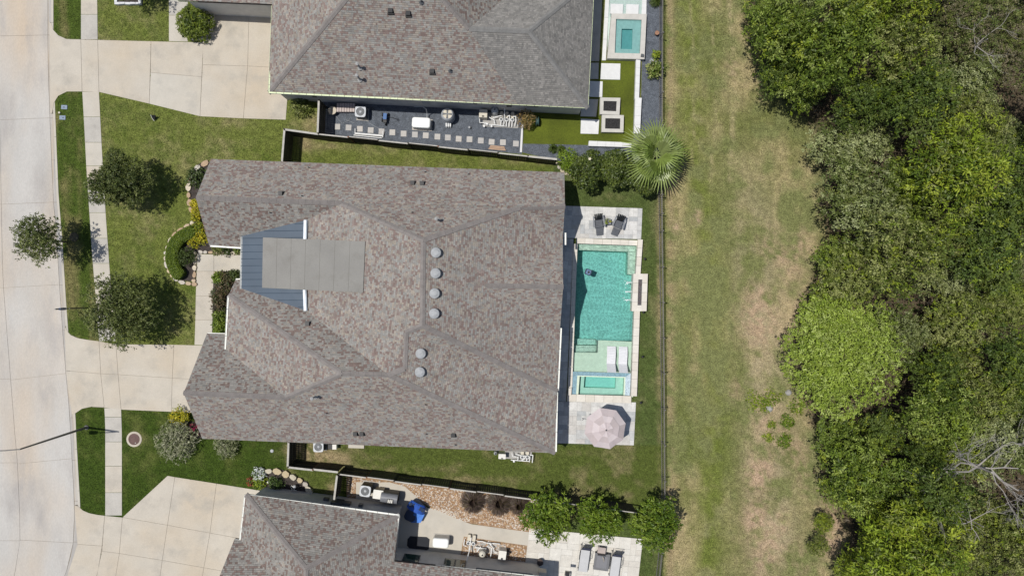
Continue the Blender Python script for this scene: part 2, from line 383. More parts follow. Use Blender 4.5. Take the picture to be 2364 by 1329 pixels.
verge = PX < np.interp(PY, [0, 200, 640, 1000, 1300], [187, 190, 217, 243, 235])
base = np.where(((verge) & (PY < 930))[..., None], lerp(np.zeros_like(base)+np.array((.060, .088, .015)), (.16, .145, .058), sstep(.46, .68, nst*.6+n2*.4)), base)
back = (PX > 1280) & (PX < 1530) & (PY > 380)                       # back lawn behind the pool
base = np.where(back[..., None], lerp(np.zeros_like(base)+np.array((.072, .098, .027)), (.13, .135, .055), sstep(.48, .72, n1*.5+n2*.5)), base)
side = (PX > 660) & (PX < 1530) & (PY > 1025) & (PY < 1200)
base = np.where(side[..., None], lerp(np.zeros_like(base)+np.array((.078, .100, .022)), (.18, .16, .075), sstep(.5, .72, n1*.4+n2*.6)), base)
fieldm = sstep(1528, 1546, PX)
fc = lerp(np.zeros_like(base)+np.array((.165, .175, .068)), (.36, .29, .16), sstep(.40, .66, n1*.55+n2*.45)*.95)
fc = lerp(fc, (.112, .132, .034), sstep(.48, .70, n3*.6+n2*.4)*.8)
grn = np.exp(-((PX-np.interp(PY, [0, 300, 600, 900, 1329], [1590, 1600, 1640, 1660, 1630]))/38)**2)*sstep(.40, .60, n1*.4+n2*.6)
fc = lerp(fc, (.115, .150, .022), grn*.7)
dry = np.exp(-((PX-np.interp(PY, [0, 250, 500, 800, 1000, 1329], [1690, 1680, 1740, 1760, 1770, 1800]))/60)**2)*sstep(.38, .62, n2*.6+n1*.4)*sstep(250, 620, PY)
fc = lerp(fc, (.335, .28, .185), dry*.65)
for lx, lw, a in ((1683, 5, .7), (1640, 3.5, .45), (1593, 3, .35)):
    trk = np.exp(-((PX-lx-10*np.sin(PY/130.)-8*(n1-.5))/lw)**2)*sstep(.38, .6, n4*.5+n2*.5)*(PY < 420)*a
    fc = lerp(fc, (.42, .35, .20), trk)
for (qx, qy, r, a) in [(1750, 1095, 26, .9), (1765, 1075, 16, .8), (1745, 1200, 28, .9), (1800, 1205, 18, .7), (1785, 1250, 22, .6), (1607, 505, 9, .9), (1613, 492, 6, .9), (1560, 525, 8, .8), (1690, 160, 14, .5), (1755, 745, 40, .7), (1740, 700, 25, .5), (1930, 1190, 34, .9), (1920, 1250, 26, .8), (1770, 705, 8, .9), (1755, 670, 7, .8), (1850, 560, 20, .6), (1800, 590, 14, .7), (1850, 800, 28, .6), (1790, 1000, 30, .6), (1760, 960, 26, .55), (1840, 1040, 24, .6), (1700, 900, 18, .4), (1830, 620, 26, .5), (1770, 560, 24, .45), (1850, 700, 18, .6), (1860, 1110, 22, .5), (1760, 1290, 30, .6), (1850, 1290, 26, .45)]:
    g = np.clip(np.exp(-(((PX-qx)/(r*1.15))**2+((PY-qy)/(r*1.6))**2))*sstep(.33, .62, n4*.7+n2*.3)*a*1.35, 0, 1)
    fc = lerp(fc, (.38, .275, .185), g)
fc = lerp(fc, (.30, .235, .135), np.exp(-((PX-1545)/11)**2)*.8*sstep(.3, .55, n2))
base = base*(1-fieldm[..., None]) + fc*fieldm[..., None]
wood = sstep(-6, 30, PX-forest_x(PY)-10+30*(n2-.5))
base = lerp(base, (.085, .065, .042), wood)
for (qx, qy, rx, ry, a) in [(1522, 640, 6, 420, .75), (705, 1040, 42, 20, 1.3), (740, 1052, 60, 14, 1.0), (770, 1062, 60, 10, .7), (900, 1082, 90, 8, .6), (1080, 1105, 120, 7, .5), (705, 330, 16, 26, .8), (760, 338, 50, 8, .55), (1230, 372, 60, 8, .6), (720, 285, 22, 16, .7), (520, 285, 60, 14, .4), (310, 1010, 28, 14, .3), (770, 1130, 18, 16, .7), (1400, 455, 40, 10, .3), (1060, 1070, 16, 6, .4), (1340, 1045, 40, 8, .3)]:
    g = np.exp(-(((PX-qx)/rx)**2+((PY-qy)/ry)**2))*a*sstep(.28, .6, n4*.5+n2*.5)
    base = lerp(base, (.31, .24, .14), np.clip(g, 0, 1))
LAWNCOL = base.copy()
POOLBOX = [G(1331, 556), G(1472, 562), G(1460, 918), G(1315, 916)]
def inpoly(x, y, poly):
    r = np.zeros(x.shape, bool); n = len(poly)
    for i in range(n):
        x0, y0 = poly[i][0], poly[i][1]; x1, y1 = poly[(i+1) % n][0], poly[(i+1) % n][1]
        c = ((y0 > y) != (y1 > y)) & (x < (x1-x0)*(y-y0)/(y1-y0+1e-12)+x0); r ^= c
    return r
ny = len(ys); idx = np.arange(ny*nx).reshape(ny, nx)
q = np.stack([idx[:-1, :-1], idx[1:, :-1], idx[1:, 1:], idx[:-1, 1:]], -1).reshape(-1, 4)
cx = (X[:-1, :-1]+X[1:, 1:]).reshape(-1)/2; cy = (Y[:-1, :-1]+Y[1:, 1:]).reshape(-1)/2
q = q[~inpoly(cx, cy, POOLBOX)]
Z = np.zeros(X.shape)
me = bpy.data.meshes.new('lawn'); me.vertices.add(ny*nx); me.vertices.foreach_set('co', np.stack([X, Y, Z], -1).reshape(-1).astype(np.float32))
q = q[:, ::-1]
me.loops.add(len(q)*4); me.loops.foreach_set('vertex_index', q.reshape(-1).astype(np.int32))
me.polygons.add(len(q)); me.polygons.foreach_set('loop_start', np.arange(0, len(q)*4, 4, dtype=np.int32)); me.update(calc_edges=True)
at = me.color_attributes.new('Col', 'FLOAT_COLOR', 'POINT'); cc = np.ones((ny*nx, 4), np.float32); cc[:, :3] = base.reshape(-1, 3); at.data.foreach_set('color', cc.reshape(-1))
LAWN = M('lawn', attr=True, rough=.95, var=.26, scale=3.0, fine=.36, fscale=12, bump=.8, bscale=20, spec=.1)
me.materials.append(LAWN); lawn = bpy.data.objects.new('lawn', me); C.objects.link(lawn); lawn['kind'] = 'structure'
# kerb along the lawn edge, broken at the driveways
kerb = thing('kerb', 'low pale concrete kerb along the street', None, G(150, 664), kind='structure')
for y0, y1 in ((-140, 84), (220, 774), (940, 1186), (1380, 1480)):
    yy = y0
    while yy < y1-2:
        y2 = min(y1, yy+96)
        a = [G(curb_x(y)-.5, y) for y in np.linspace(yy+.3, y2-.3, 4)]; b = [G(curb_x(y)+4.2, y) for y in np.linspace(y2-.3, yy+.3, 4)]
        MB().prism(a+b, -.3, .006).build('kerb_stone', CONC2, kerb); yy = y2
def slab_set(name, label, panels, z=.022, mats=(CONC,), bed=None, thick=.2, gap=.012):
    PAVED.extend(panels)
    p0 = panels[0][0]; root = thing(name, label, None, G(*p0), kind='structure')
    for i, p in enumerate(panels):
        m = mats[i % len(mats)]; pts = inset([G(*c) for c in p], gap)
        MB().prism(pts, -.3, z).build('concrete_panel', m, root)
    if bed: MB().prism([G(*c) for c in bed], -.25, .006).build('joint_bed', JOINT, root)
    return root
slab_set('driveway', 'wide concrete driveway of the upper house', [
    [(114, 50), (119, 55), (124, 70), (135, 82), (155, 91), (187, 92), (190, 212), (155, 212), (135, 222), (125, 238), (121, 262), (116, 262)],
    [(187, 92), (226, 93), (229, 213), (190, 212)],
    [(226, 93), (349, 96), (345, 240), (229, 213)], [(349, 96), (470, 98), (466, 178), (348, 168)], [(348, 168), (466, 178), (462, 269), (345, 240)],
    [(470, -40), (577, -40), (572, 153), (468, 150)], [(468, 150), (572, 153), (562, 274), (462, 269)], [(577, -40), (655, -40), (650, 157), (572, 153)], [(572, 153), (650, 157), (664, 225), (660, 277), (562, 274)]],
    mats=(CONC, CONC, CONC, CONC, CONC2), bed=[(117, 62), (140, 90), (470, 99), (470, -30), (650, -30), (655, 270), (462, 266), (230, 210), (140, 210), (124, 235)])
slab_set('front_walk', 'narrow concrete walk beside the upper lawn', [[(390, -60), (434, -60), (434, 36), (390, 36)], [(390, 36), (434, 36), (434, 97), (390, 96)]], mats=(CONC3, CONC2))
slab_set('driveway', 'concrete driveway of the middle house', [
    [(150, 752), (156, 764), (164, 773), (180, 780), (205, 784), (229, 787), (233, 862), (152, 855)], [(152, 855), (233, 862), (241, 939), (212, 938), (190, 943), (172, 955), (166, 955)],
    [(229, 787), (268, 794), (273, 864), (233, 862)], [(233, 862), (273, 864), (280, 945), (241, 940)],
    [(268, 794), (402, 795), (398, 872), (273, 864)], [(273, 864), (398, 872), (396, 950), (280, 945)], [(402, 795), (545, 799), (545, 880), (398, 872)], [(398, 872), (545, 880), (545, 958), (396, 950)]],
    mats=(CONC,), bed=[(154, 768), (190, 784), (268, 796), (540, 800), (540, 955), (280, 943), (200, 938), (170, 945)])
slab_set('entry_walk', 'pale concrete walk to the front door', [
    [(455, 586), (494, 587), (494, 626), (454, 626)], [(494, 587), (590, 589), (590, 629), (494, 626)], [(454, 626), (494, 626), (492, 683), (452, 683)], [(452, 683), (492, 683), (491, 738), (451, 738)], [(451, 738), (491, 738), (489, 797), (449, 796)]],
    mats=(CONC2, CONC2, CONC, CONC), bed=[(456, 588), (588, 590), (588, 627), (491, 627), (488, 794), (450, 794)])
slab_set('driveway', 'angled concrete driveway of the lower house', [
    [(172, 1165), (181, 1167), (192, 1177), (206, 1183), (225, 1187), (242, 1189), (236, 1259), (179, 1255)], [(179, 1255), (236, 1259), (222, 1345), (150, 1345)],
    [(242, 1189), (283, 1193), (276, 1276), (236, 1271)], [(236, 1271), (276, 1276), (264, 1350), (218, 1350)],
    [(283, 1193), (387, 1097), (404, 1100), (387, 1211)], [(404, 1100), (500, 1115), (485, 1229), (387, 1211)], [(500, 1115), (625, 1135), (600, 1250), (485, 1229)],
    [(283, 1193), (387, 1211), (375, 1292), (276, 1276)], [(387, 1211), (485, 1229), (471, 1309), (375, 1292)], [(485, 1229), (600, 1250), (590, 1330), (471, 1309)],
    [(276, 1276), (375, 1292), (360, 1400), (255, 1400)], [(375, 1292), (471, 1309), (452, 1420), (360, 1400)], [(471, 1309), (590, 1330), (580, 1420), (452, 1420)]],
    mats=(CONC,), bed=[(185, 1180), (240, 1190), (284, 1194), (388, 1100), (615, 1136), (580, 1400), (160, 1330), (181, 1250)])
def sw_l(y): return float(np.interp(y, [-300, 0, 92, 212, 300, 400, 500, 580, 640, 787, 940, 980, 1189], [187, 187, 187, 190, 195, 200, 207, 212, 217, 229, 241, 243, 243]))
def sw_r(y): return float(np.interp(y, [-300, 0, 92, 212, 330, 420, 500, 570, 640, 787, 940, 1000, 1189], [225, 225, 226, 229, 235, 240, 245, 250, 255, 268, 280, 282, 282]))
sj = [[-140, -80, -24, 34, 92], [212, 270, 329, 383, 437, 491, 550, 608, 667, 727, 787], [941, 962, 1019, 1075, 1136, 1189]]
pan = []
for run in sj:
    for a, b in zip(run[:-1], run[1:]): pan.append([(sw_l(a), a), (sw_r(a), a), (sw_r((a+b)/2), (a+b)/2), (sw_r(b), b), (sw_l(b), b), (sw_l((a+b)/2), (a+b)/2)])
slab_set('sidewalk', 'concrete sidewalk of square panels along the street', pan, mats=(CONC3, CONC2, CONC, CONC3, CONC2), z=.020)

# beds and patios
GRAVEL = M('dark_gravel', (.105, .118, .138), .9, .22, 3, .55, 26, bump=.9, bscale=45)
TURF = M('artificial_turf', (.085, .105, .008), .9, .30, .5, .3, 24, bump=.6, bscale=40)
MULCH = M('mulch', (.055, .045, .04), .95, .3, 4, .45, 28, bump=.8, bscale=30)
SOIL = M('river_rock_bed', (.30, .20, .12), .95, .3, 5, .4, 25)
TRAV = [M('travertine_%d' % i, c, .7, .14, 2.2, .09, 14, bump=.06) for i, c in enumerate([(.54, .535, .515), (.46, .46, .45), (.58, .57, .545), (.50, .48, .45), (.40, .41, .41)])]
CREAM = [M('cream_stone_%d' % i, c, .7, .06, 3, .05, 20) for i, c in enumerate([(.64, .595, .52), (.61, .565, .49), (.66, .62, .55)])]
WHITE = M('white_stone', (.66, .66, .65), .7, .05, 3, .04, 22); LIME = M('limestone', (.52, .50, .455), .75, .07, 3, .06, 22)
def sheet(name, pts, z, mat, label, z0=-.05):
    PAVED.append(pts); o = MB().prism([G(*p) for p in pts], z0, z).build(name, mat, kind='structure', label=label); return o
sheet('gravel_bed', [(737, 225), (1215, 225), (1205, 356), (737, 312)], .012, GRAVEL, 'dark slate gravel along the side of the upper house')
sheet('gravel_bed', [(1208, 330), (1445, 338), (1480, 235), (1486, -60), (1528, -60), (1528, 380), (1290, 372), (1206, 352)], .016, GRAVEL, 'dark slate gravel strip inside the iron fence')
sheet('turf', [(1208, 250), (1360, 235), (1385, 138), (1476, 142), (1468, 240), (1462, 330), (1440, 337), (1208, 332)], .024, TURF, 'deep green artificial turf behind the upper house')
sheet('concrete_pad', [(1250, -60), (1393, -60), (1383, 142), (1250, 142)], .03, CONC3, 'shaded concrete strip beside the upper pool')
EDGE = thing('bed_edging', 'thin white edging strip across the gravel', 'edging', G(1205, 300))
MB().prism([G(1204, 285), G(1208, 285), G(1205, 352), G(1200, 352)], 0, .09).build('strip', WHITE, EDGE)
sheet('mulch_bed', [(436, 395), (470, 372), (500, 375), (520, 565), (556, 572), (556, 586), (453, 586), (452, 650), (420, 648), (392, 622), (385, 592), (392, 560), (415, 533), (445, 520), (438, 470), (434, 430)], .02, MULCH, 'dark mulch bed in front of the middle house')
sheet('mulch_bed', [(493, 631), (560, 631), (560, 780), (489, 780)], .02, MULCH, 'dark mulch bed between entry walk and house wall')
sheet('mulch_bed', [(598, 1090), (650, 1082), (712, 1112), (722, 1140), (600, 1140)], .03, MULCH, 'dark mulch bed by the lower house corner')
sheet('mulch_bed', [(425, 970), (470, 975), (500, 1010), (430, 1012)], .016, MULCH, 'dark mulch at the lower garage corner')
sheet('river_rock_bed', [(800, 1096), (1150, 1140), (1260, 1155), (1235, 1232), (1070, 1205), (1000, 1175), (960, 1150), (930, 1175), (800, 1155)], .012, SOIL, 'orange river rock bed below the lower fence')
sheet('concrete_patio', [(822, 1112), (900, 1112), (935, 1122), (962, 1145), (974, 1160), (986, 1171), (1025, 1174), (1052, 1182), (1072, 1203), (1090, 1209), (1222, 1227), (1218, 1300), (1060, 1360), (900, 1360), (905, 1170), (822, 1158)], .034, CONC2, 'smooth pale curved concrete patio of the lower house')
sheet('river_rock_bed', [(1071, 1237), (1217, 1258), (1212, 1300), (1063, 1281)], .045, SOIL, 'small river rock square under the pool equipment')
# ------------------------------------------------------------------ houses
DECK = M('roof_underlay', (.075, .065, .06), .9, .1, 3)
SHING = M('shingle', attr=True, rough=.9, var=.10, scale=1.2, fine=.16, fscale=38, spec=.15)
CAPM = M('ridge_cap', (.215, .195, .182), .9, .12, 3, .10, 20, spec=.15)
CAPG = M('ridge_cap_grey', (.21, .205, .195), .9, .12, 3, .10, 20, spec=.15)
BRICK = M('house_wall', (.62, .60, .56), .9, .08, 2, .06, 18)
GUTTER = M('gutter_white', (.80, .80, .74), .5, .04, 3); GUTG = M('gutter_lime', (.66, .72, .47), .5, .05, 3)
METALR = M('blue_metal_roof', (.062, .088, .120), .55, .10, .8, metal=.0, spec=.35)
MEMB = M('taupe_membrane', (.232, .224, .205), .85, .07, .6, .08, 24, bump=.06, stain=((.19, .18, .16), .8, .52, .75))
FLASH = M('bare_flashing', (.50, .54, .58), .4, .15, 3, metal=.5)
BLACK = M('black_plastic', (.018, .018, .02), .5, .2, 4); DGREY = M('dark_grey_metal', (.10, .105, .11), .5, .15, 3, metal=.3)
LGREY = M('light_grey_paint', (.40, .415, .43), .5, .06, 3); PVC = M('white_pvc', (.78, .78, .76), .45, .05, 4); OFFW = M('off_white_paint', (.70, .68, .62), .55, .06, 4)
BEIGE = M('beige_paint', (.58, .53, .43), .6, .06, 4); GLASS = M('window_glass', (.02, .05, .045), .08, .1, 2, spec=.8)
P_BROWN = ([(.264, .255, .236), (.284, .254, .222), (.208, .156, .138), (.296, .260, .217), (.228, .186, .166), (.244, .224, .204)], [.25, .20, .18, .12, .14, .11])
P_GREY = ([(0.213, 0.204, 0.188), (0.240, 0.228, 0.211), (0.185, 0.178, 0.167), (0.267, 0.252, 0.232)], [.4, .3, .2, .1])
P_DULL = ([(0.253, 0.240, 0.218), (0.223, 0.210, 0.192), (0.185, 0.140, 0.122), (0.270, 0.240, 0.206), (0.166, 0.125, 0.109)], [.33, .25, .2, .12, .10])
def clip_tri(poly, tri):
    a2 = (tri[1][0]-tri[0][0])*(tri[2][1]-tri[0][1]) - (tri[2][0]-tri[0][0])*(tri[1][1]-tri[0][1])
    if a2 < 0: tri = (tri[0], tri[2], tri[1])
    for i in range(3):
        ax, ay = tri[i]; bx, by = tri[(i+1) % 3]; ex, ey = bx-ax, by-ay; out = []
        for j in range(len(poly)):
            p = poly[j]; q = poly[(j+1) % len(poly)]
            dp = ex*(p[1]-ay)-ey*(p[0]-ax); dq = ex*(q[1]-ay)-ey*(q[0]-ax)
            if dp >= 0: out.append(p)
            if (dp >= 0) != (dq >= 0):
                t = dp/(dp-dq); out.append((p[0]+(q[0]-p[0])*t, p[1]+(q[1]-p[1])*t))
        poly = out
        if len(poly) < 3: return None
    return poly
class Roof:
    """roof solved from a plan: vertices in photo pixels, eave heights known, faces planar"""
    def __init__(s, V, F, H, name, label, cat, loc, rng_seed):
        s.F = F; s.rng = random.Random(rng_seed); names = list(V); ix = {n: i for i, n in enumerate(names)}; nv = len(names); nf = len(F)
        T = lambda h: h/(1-h/CAM_H)
        rows = []; rhs = []
        x0 = {n: ((V[n][0]-1182)/PPM, (664.5-V[n][1])/PPM) for n in names}
        for k, (fn, (ring, kind)) in enumerate(F.items()):
            for v in ring:
                r = np.zeros(nv+3*nf); r[ix[v]] = -8; r[nv+3*k:nv+3*k+3] = (8*x0[v][0], 8*x0[v][1], 8); rows.append(r); rhs.append(0)
        for n, (h, w) in H.items():
            r = np.zeros(nv+3*nf); r[ix[n]] = w; rows.append(r); rhs.append(w*T(h))
        sol = np.linalg.lstsq(np.array(rows), np.array(rhs), rcond=None)[0]
        s.P = {}
        for n in names:
            t = sol[ix[n]]; h = t/(1+t/CAM_H); p = G(V[n][0], V[n][1], h); s.P[n] = p
        s.pl = {}
        for fn, (ring, kind) in F.items():
            A = np.array([[s.P[v].x, s.P[v].y, 1] for v in ring]); s.pl[fn] = np.linalg.lstsq(A, np.array([s.P[v].z for v in ring]), rcond=None)[0]; res = max(abs(A@s.pl[fn]-np.array([s.P[v].z for v in ring]))); s.res = max(getattr(s, 'res', 0), res)
        s.tr = {}
        for fn, (ring, kind) in F.items():
            tl = tessellate_polygon([[Vector((s.P[v].x, s.P[v].y, 0)) for v in ring]]); s.tr[fn] = []
            for t in tl:
                q = [s.P[ring[i]] for i in t]; nn = (q[1]-q[0]).cross(q[2]-q[0])
                if abs(nn.z) < 1e-6: continue
                if nn.z < 0: q = [q[0], q[2], q[1]]; nn = -nn
                a, b = -nn.x/nn.z, -nn.y/nn.z; s.tr[fn].append((q, (a, b, q[0].z-a*q[0].x-b*q[0].y)))
        s.root = thing(name, label, cat, loc)
        mb = MB()
        for fn, (ring, kind) in F.items():
            if kind == 'none': continue
            top = [s.P[v] - Vector((0, 0, .02)) for v in ring]; bot = [p - Vector((0, 0, .22)) for p in top]
            dz = Vector((0, 0, .02)); [mb.poly([v-dz for v in q]) for q, c in s.tr[fn]]; mb.poly(bot[::-1])
            for i in range(len(top)):
                j = (i+1) % len(top); mb.poly([top[i], bot[i], bot[j], top[j]])
        s.roof = mb.build('roof', DECK, s.root)
        s.shingles()
    def zat(s, fn, x, y): a, b, c = s.pl[fn]; return a*x+b*y+c
    def shingles(s):
        mb = MB()
        for fn, (ring, kind) in s.F.items():
            pal = {'brown': P_BROWN, 'grey': P_GREY, 'dull': P_DULL}.get(kind)
            if not pal: continue
            a, b, c = s.pl[fn]; g = math.hypot(a, b); up2 = Vector((a/g, b/g)); ud = Vector((-up2.y, up2.x)); k = math.sqrt(1+g*g)
            pts = [(ud.x*s.P[v].x+ud.y*s.P[v].y, (up2.x*s.P[v].x+up2.y*s.P[v].y)) for v in ring]
            tris = [tuple((ud.x*v.x+ud.y*v.y, up2.x*v.x+up2.y*v.y) for v in q) for q, cf in s.tr[fn]]; cfs = [cf for q, cf in s.tr[fn]]
            tb = [(min(p[0] for p in t), max(p[0] for p in t), min(p[1] for p in t), max(p[1] for p in t)) for t in tris]
            u0 = min(p[0] for p in pts); u1 = max(p[0] for p in pts); v0 = min(p[1] for p in pts); v1 = max(p[1] for p in pts)
            e = .128/k; row = 0; v = v0
            while v < v1:
                u = u0 - s.rng.random()*.3; prev = None
                while u < u1:
                    w = s.rng.choice((.09, .11, .14, .18, .22)); 
                    col = s.rng.choices(pal[0], pal[1])[0]; f = s.rng.uniform(.88, 1.12); col = (col[0]*f, col[1]*f, col[2]*f)
                    lift = s.rng.choice((.007, .012)); quad = [(u, v+.003), (u+w-.003, v+.003), (u+w-.003, v+e-.003), (u, v+e-.003)]  # gaps bare the dark deck, standing in for shadows under the shingle lips
                    for t, bb, cf in zip(tris, tb, cfs):
                        if u > bb[1] or u+w < bb[0] or v > bb[3] or v+e < bb[2]: continue
                        cp = clip_tri(quad, t)
                        if not cp: continue
                        vv = []
                        for (pu, pv) in cp:
                            x = ud.x*pu+up2.x*pv; y = ud.y*pu+up2.y*pv
                            vv.append((x, y, cf[0]*x+cf[1]*y+cf[2] + lift*(1-(pv-v)/e) + .004))
                        mb.poly(vv, col)
                    u += w
                v += e; row += 1
        s.sh = mb.build('shingles', SHING, s.roof, kind='stuff')
    def caps(s, lines, mat=CAPM):
        for va, vb in lines:
            fs = [fn for fn, (ring, kind) in s.F.items() if va in ring and vb in ring]
            A, B = s.P[va], s.P[vb]; d = B-A; n = max(1, round(d.length/.46)); st = d/n
            h = Vector((d.x, d.y)).normalized(); pr = Vector((-h.y, h.x))
            mb = MB(); w = .16
            def edge(p, sg):
                q = Vector((p.x+pr.x*w*sg, p.y+pr.y*w*sg)); 
                cand = [p.z+s.pl[f][0]*(q.x-p.x)+s.pl[f][1]*(q.y-p.y) for f in fs]
                z = min(cand) if cand else p.z
                return Vector((q.x, q.y, z))
            lo0, lo1 = edge(A, 1)-A, edge(A, -1)-A
            for t0, t1, z0, z1 in ((0, 1.06, .034, .048),):
                p0 = st*t0+Vector((0, 0, z0)); p1 = st*t1+Vector((0, 0, z1))
                l0 = p0+lo0; l1 = p1+lo0; r0 = p0+lo1; r1 = p1+lo1
                mb.poly([p0, l0, l1, p1]); mb.poly([p0, p1, r1, r0]); dn = Vector((0, 0, -.05))
                mb.poly([p1, l1, l1+dn, p1+dn]); mb.poly([p1, p1+dn, r1+dn, r1]); mb.poly([l0, l0+dn, l1+dn, l1]); mb.poly([r0, r1, r1+dn, r0+dn])
            me = mb.mesh('ridge_cap'); me.materials.append(mat)
            for i in range(n): link('ridge_cap', me, s.roof, A + st*i)
    def gutters(s, lines, mat=GUTTER, seg=.62):
        """lines: (px a, px b, h, side) eave gutters made of short sections"""
        for (a, b, h) in lines:
            A, B = G(*a, h), G(*b, h); d = B-A; n = max(1, round(d.length/seg)); st = d/n; ang = math.atan2(d.y, d.x)
            mb = MB(); L = st.length-.025
            mb.box((L/2, 0, -.06), (L, .015, .11)).box((L/2, .085, -.06), (L, .015, .11)).box((L/2, .042, -.115), (L, .08, .012)).box((L/2, .042, -.04), (L, .072, .008))
            me = mb.mesh('gutter_section'); me.materials.append(mat)
            for i in range(n): link('gutter_section', me, s.roof, A + st*i, ang)
    def at(s, px, py):
        """point of the roof seen at a plan pixel"""
        x0 = (px-1182)/PPM; y0 = (664.5-py)/PPM; best = None
        for fn, (ring, kind) in s.F.items():
            if kind == 'none': continue
            for q, (a, b, c) in s.tr[fn]:
                den = 1+(a*x0+b*y0)/CAM_H; h = (a*x0+b*y0+c)/den; p = G(px, py, h)
                if inpoly(np.array([p.x]), np.array([p.y]), q)[0] and (best is None or p.z > best[0].z):
                    best = (p, Vector((-a, -b, 1)).normalized())
        return best
    def vent_square(s, px, py, sz=.27):
        p, n = s.at(px, py); mb = MB(); mb.prism([(p.x+dx*sz*.62, p.y+dy*sz*.62) for dx, dy in ((-1, -1), (1, -1), (1, 1), (-1, 1))], p.z-.1, p.z+.05)
        mb.prism([(p.x+dx*sz*.45, p.y+dy*sz*.45) for dx, dy in ((-1, -1), (1, -1), (1, 1), (-1, 1))], p.z+.05, p.z+.2); mb.build('box_vent', BLACK, s.roof)
    def vent_pipe(s, px, py, hh=.4, r=.05, flash=True):
        p, n = s.at(px, py); mb = MB(); mb.tube([(p.x, p.y, p.z-.05), (p.x, p.y, p.z+hh)], r, 8)
        if hh > .6: mb.lathe((p.x, p.y, p.z+hh), [(r*1.1, -.02), (r*1.9, .03), (r*1.9, .10), (r*.5, .15), (0.0, .15)], 10)
        if flash: mb.lathe((p.x, p.y, p.z), [(.17, .0), (.12, .03), (r*1.2, .10)], 8)
        mb.build('vent_pipe', M('pipe_grey', (.33, .33, .32), .6, .15, 8) if hh > .6 else DGREY, s.roof)
    def vent_round(s, px, py):
        p, n = s.at(px, py); mb = MB()
        mb.lathe((p.x, p.y, p.z), [(.22, -.15), (.22, .10), (.31, .10), (.325, .16), (.30, .21), (.15, .245), (0, .25)], 20)
        mb.v = [(a+(c-p.z)*.03*math.sin(px*1.7), b+(c-p.z)*.05*math.cos(py*2.3), c) for a, b, c in mb.v]
        o = mb.build('attic_vent', M('vent_grey', (.30, .31, .315), .5, .14, 5, .1, 30), s.roof, smooth=False)
    def walls(s, ring, z, ins=.4, mat=None):
        pts = inset(ring, ins); PAVED.append([(q.x*PPM+1182, 664.5-q.y*PPM) for q in pts]); MB().prism(pts, -.05, z).build('wall', mat or BRICK, s.root); return pts
    def gable(s, ring, push):
        """gable wall triangle a, apex, b moved inwards"""
        A, T, B = [s.P[r] + Vector(push) - Vector((0, 0, .18)) for r in ring]
        mb = MB(); o = Vector(push).normalized()*.12; mb.poly([A, B, T]); mb.poly([A+o, T+o, B+o]); mb.poly([A, A+o, B+o, B]); mb.poly([A, T, T+o, A+o]); mb.poly([B, B+o, T+o, T]); mb.build('gable_wall', BRICK, s.root)

# ---- middle house
V = dict(a=(487, 367), b=(1303, 398), gA=(452, 456), r1=(788, 469), c=(483, 567), c2=(559, 572), pk1=(977, 554), rA=(1200, 479), g1=(1304, 476), e1=(1300, 537), e2=(1299, 565), g2=(1300, 662), rB=(1118, 659), e3=(1293, 758),
         pk2=(975, 751), e4=(1286, 903), q1=(937, 767), q2=(934, 850), q3=(897, 865), e6=(1281, 1045), n=(467, 1012), gG=(424, 907), rG=(660, 917), rL=(790, 862), m=(478, 769), m2=(523, 770), vL=(521, 806),
         lt=(528, 681), u1=(544, 645), u2=(556, 645), mD=(558, 545), mU=(556, 665), wD=(707, 508), wU=(707, 717))
F = dict(N=(['a', 'gA', 'r1', 'pk1', 'rA', 'g1', 'b'], 'brown'), D=(['gA', 'c', 'c2', 'mD', 'wD', 'r1'], 'dull'), W=(['r1', 'wD', 'wU', 'q3', 'q2', 'q1', 'pk2', 'pk1'], 'brown'),
         R=(['pk1', 'pk2', 'e4', 'e3', 'rB', 'e2', 'e1', 'rA'], 'brown'), GA=(['rA', 'e1', 'g1'], 'brown'), GBu=(['rB', 'g2', 'e2'], 'brown'), GBl=(['rB', 'e3', 'g2'], 'brown'),
         FF=(['pk2', 'q1', 'e4'], 'brown'), R2=(['q1', 'q2', 'q3', 'e6', 'e4'], 'brown'), S=(['gG', 'n', 'e6', 'q3', 'rL', 'rG'], 'brown'), GU=(['gG', 'rG', 'vL', 'm2', 'm'], 'dull'),
         L=(['lt', 'vL', 'rG', 'rL'], 'brown'), U=(['lt', 'rL', 'q3', 'wU', 'mU', 'u2', 'u1'], 'dull'), MR=(['mD', 'mU', 'wU', 'wD'], 'metal'))
H = {k: (3.0, 6) for k in ('a', 'b', 'c', 'c2', 'e1', 'e2', 'e3', 'e4', 'e6', 'n', 'm', 'm2', 'u1', 'u2')}
H.update(gA=(5.0, 6), r1=(4.95, 4), gG=(5.5, 6), rG=(5.5, 4), g1=(4.7, 5), rA=(4.7, 4), g2=(4.9, 4), rB=(4.9, 3), pk1=(6.7, 5), pk2=(6.75, 5), rL=(6.65, 5), q3=(6.6, 5), q2=(6.6, 3), q1=(6.7, 3), lt=(3.6, 3), vL=(3.6, 3), mD=(3.5, 3), mU=(3.4, 3), wD=(4.3, 3), wU=(4.3, 3))
HM = Roof(V, F, H, 'house', 'middle house with brown mottled shingle roof, blue metal porch and taupe flat section', 'house', G(870, 720), 5)
HM.caps([('gA', 'r1'), ('r1', 'pk1'), ('pk1', 'rA'), ('rA', 'g1'), ('rB', 'g2'), ('pk1', 'pk2'), ('pk2', 'e4'), ('pk2', 'q1'), ('q1', 'q2'), ('q2', 'q3'), ('q3', 'e6'), ('rL', 'q3'), ('rL', 'lt'), ('rL', 'rG'), ('rG', 'gG')])
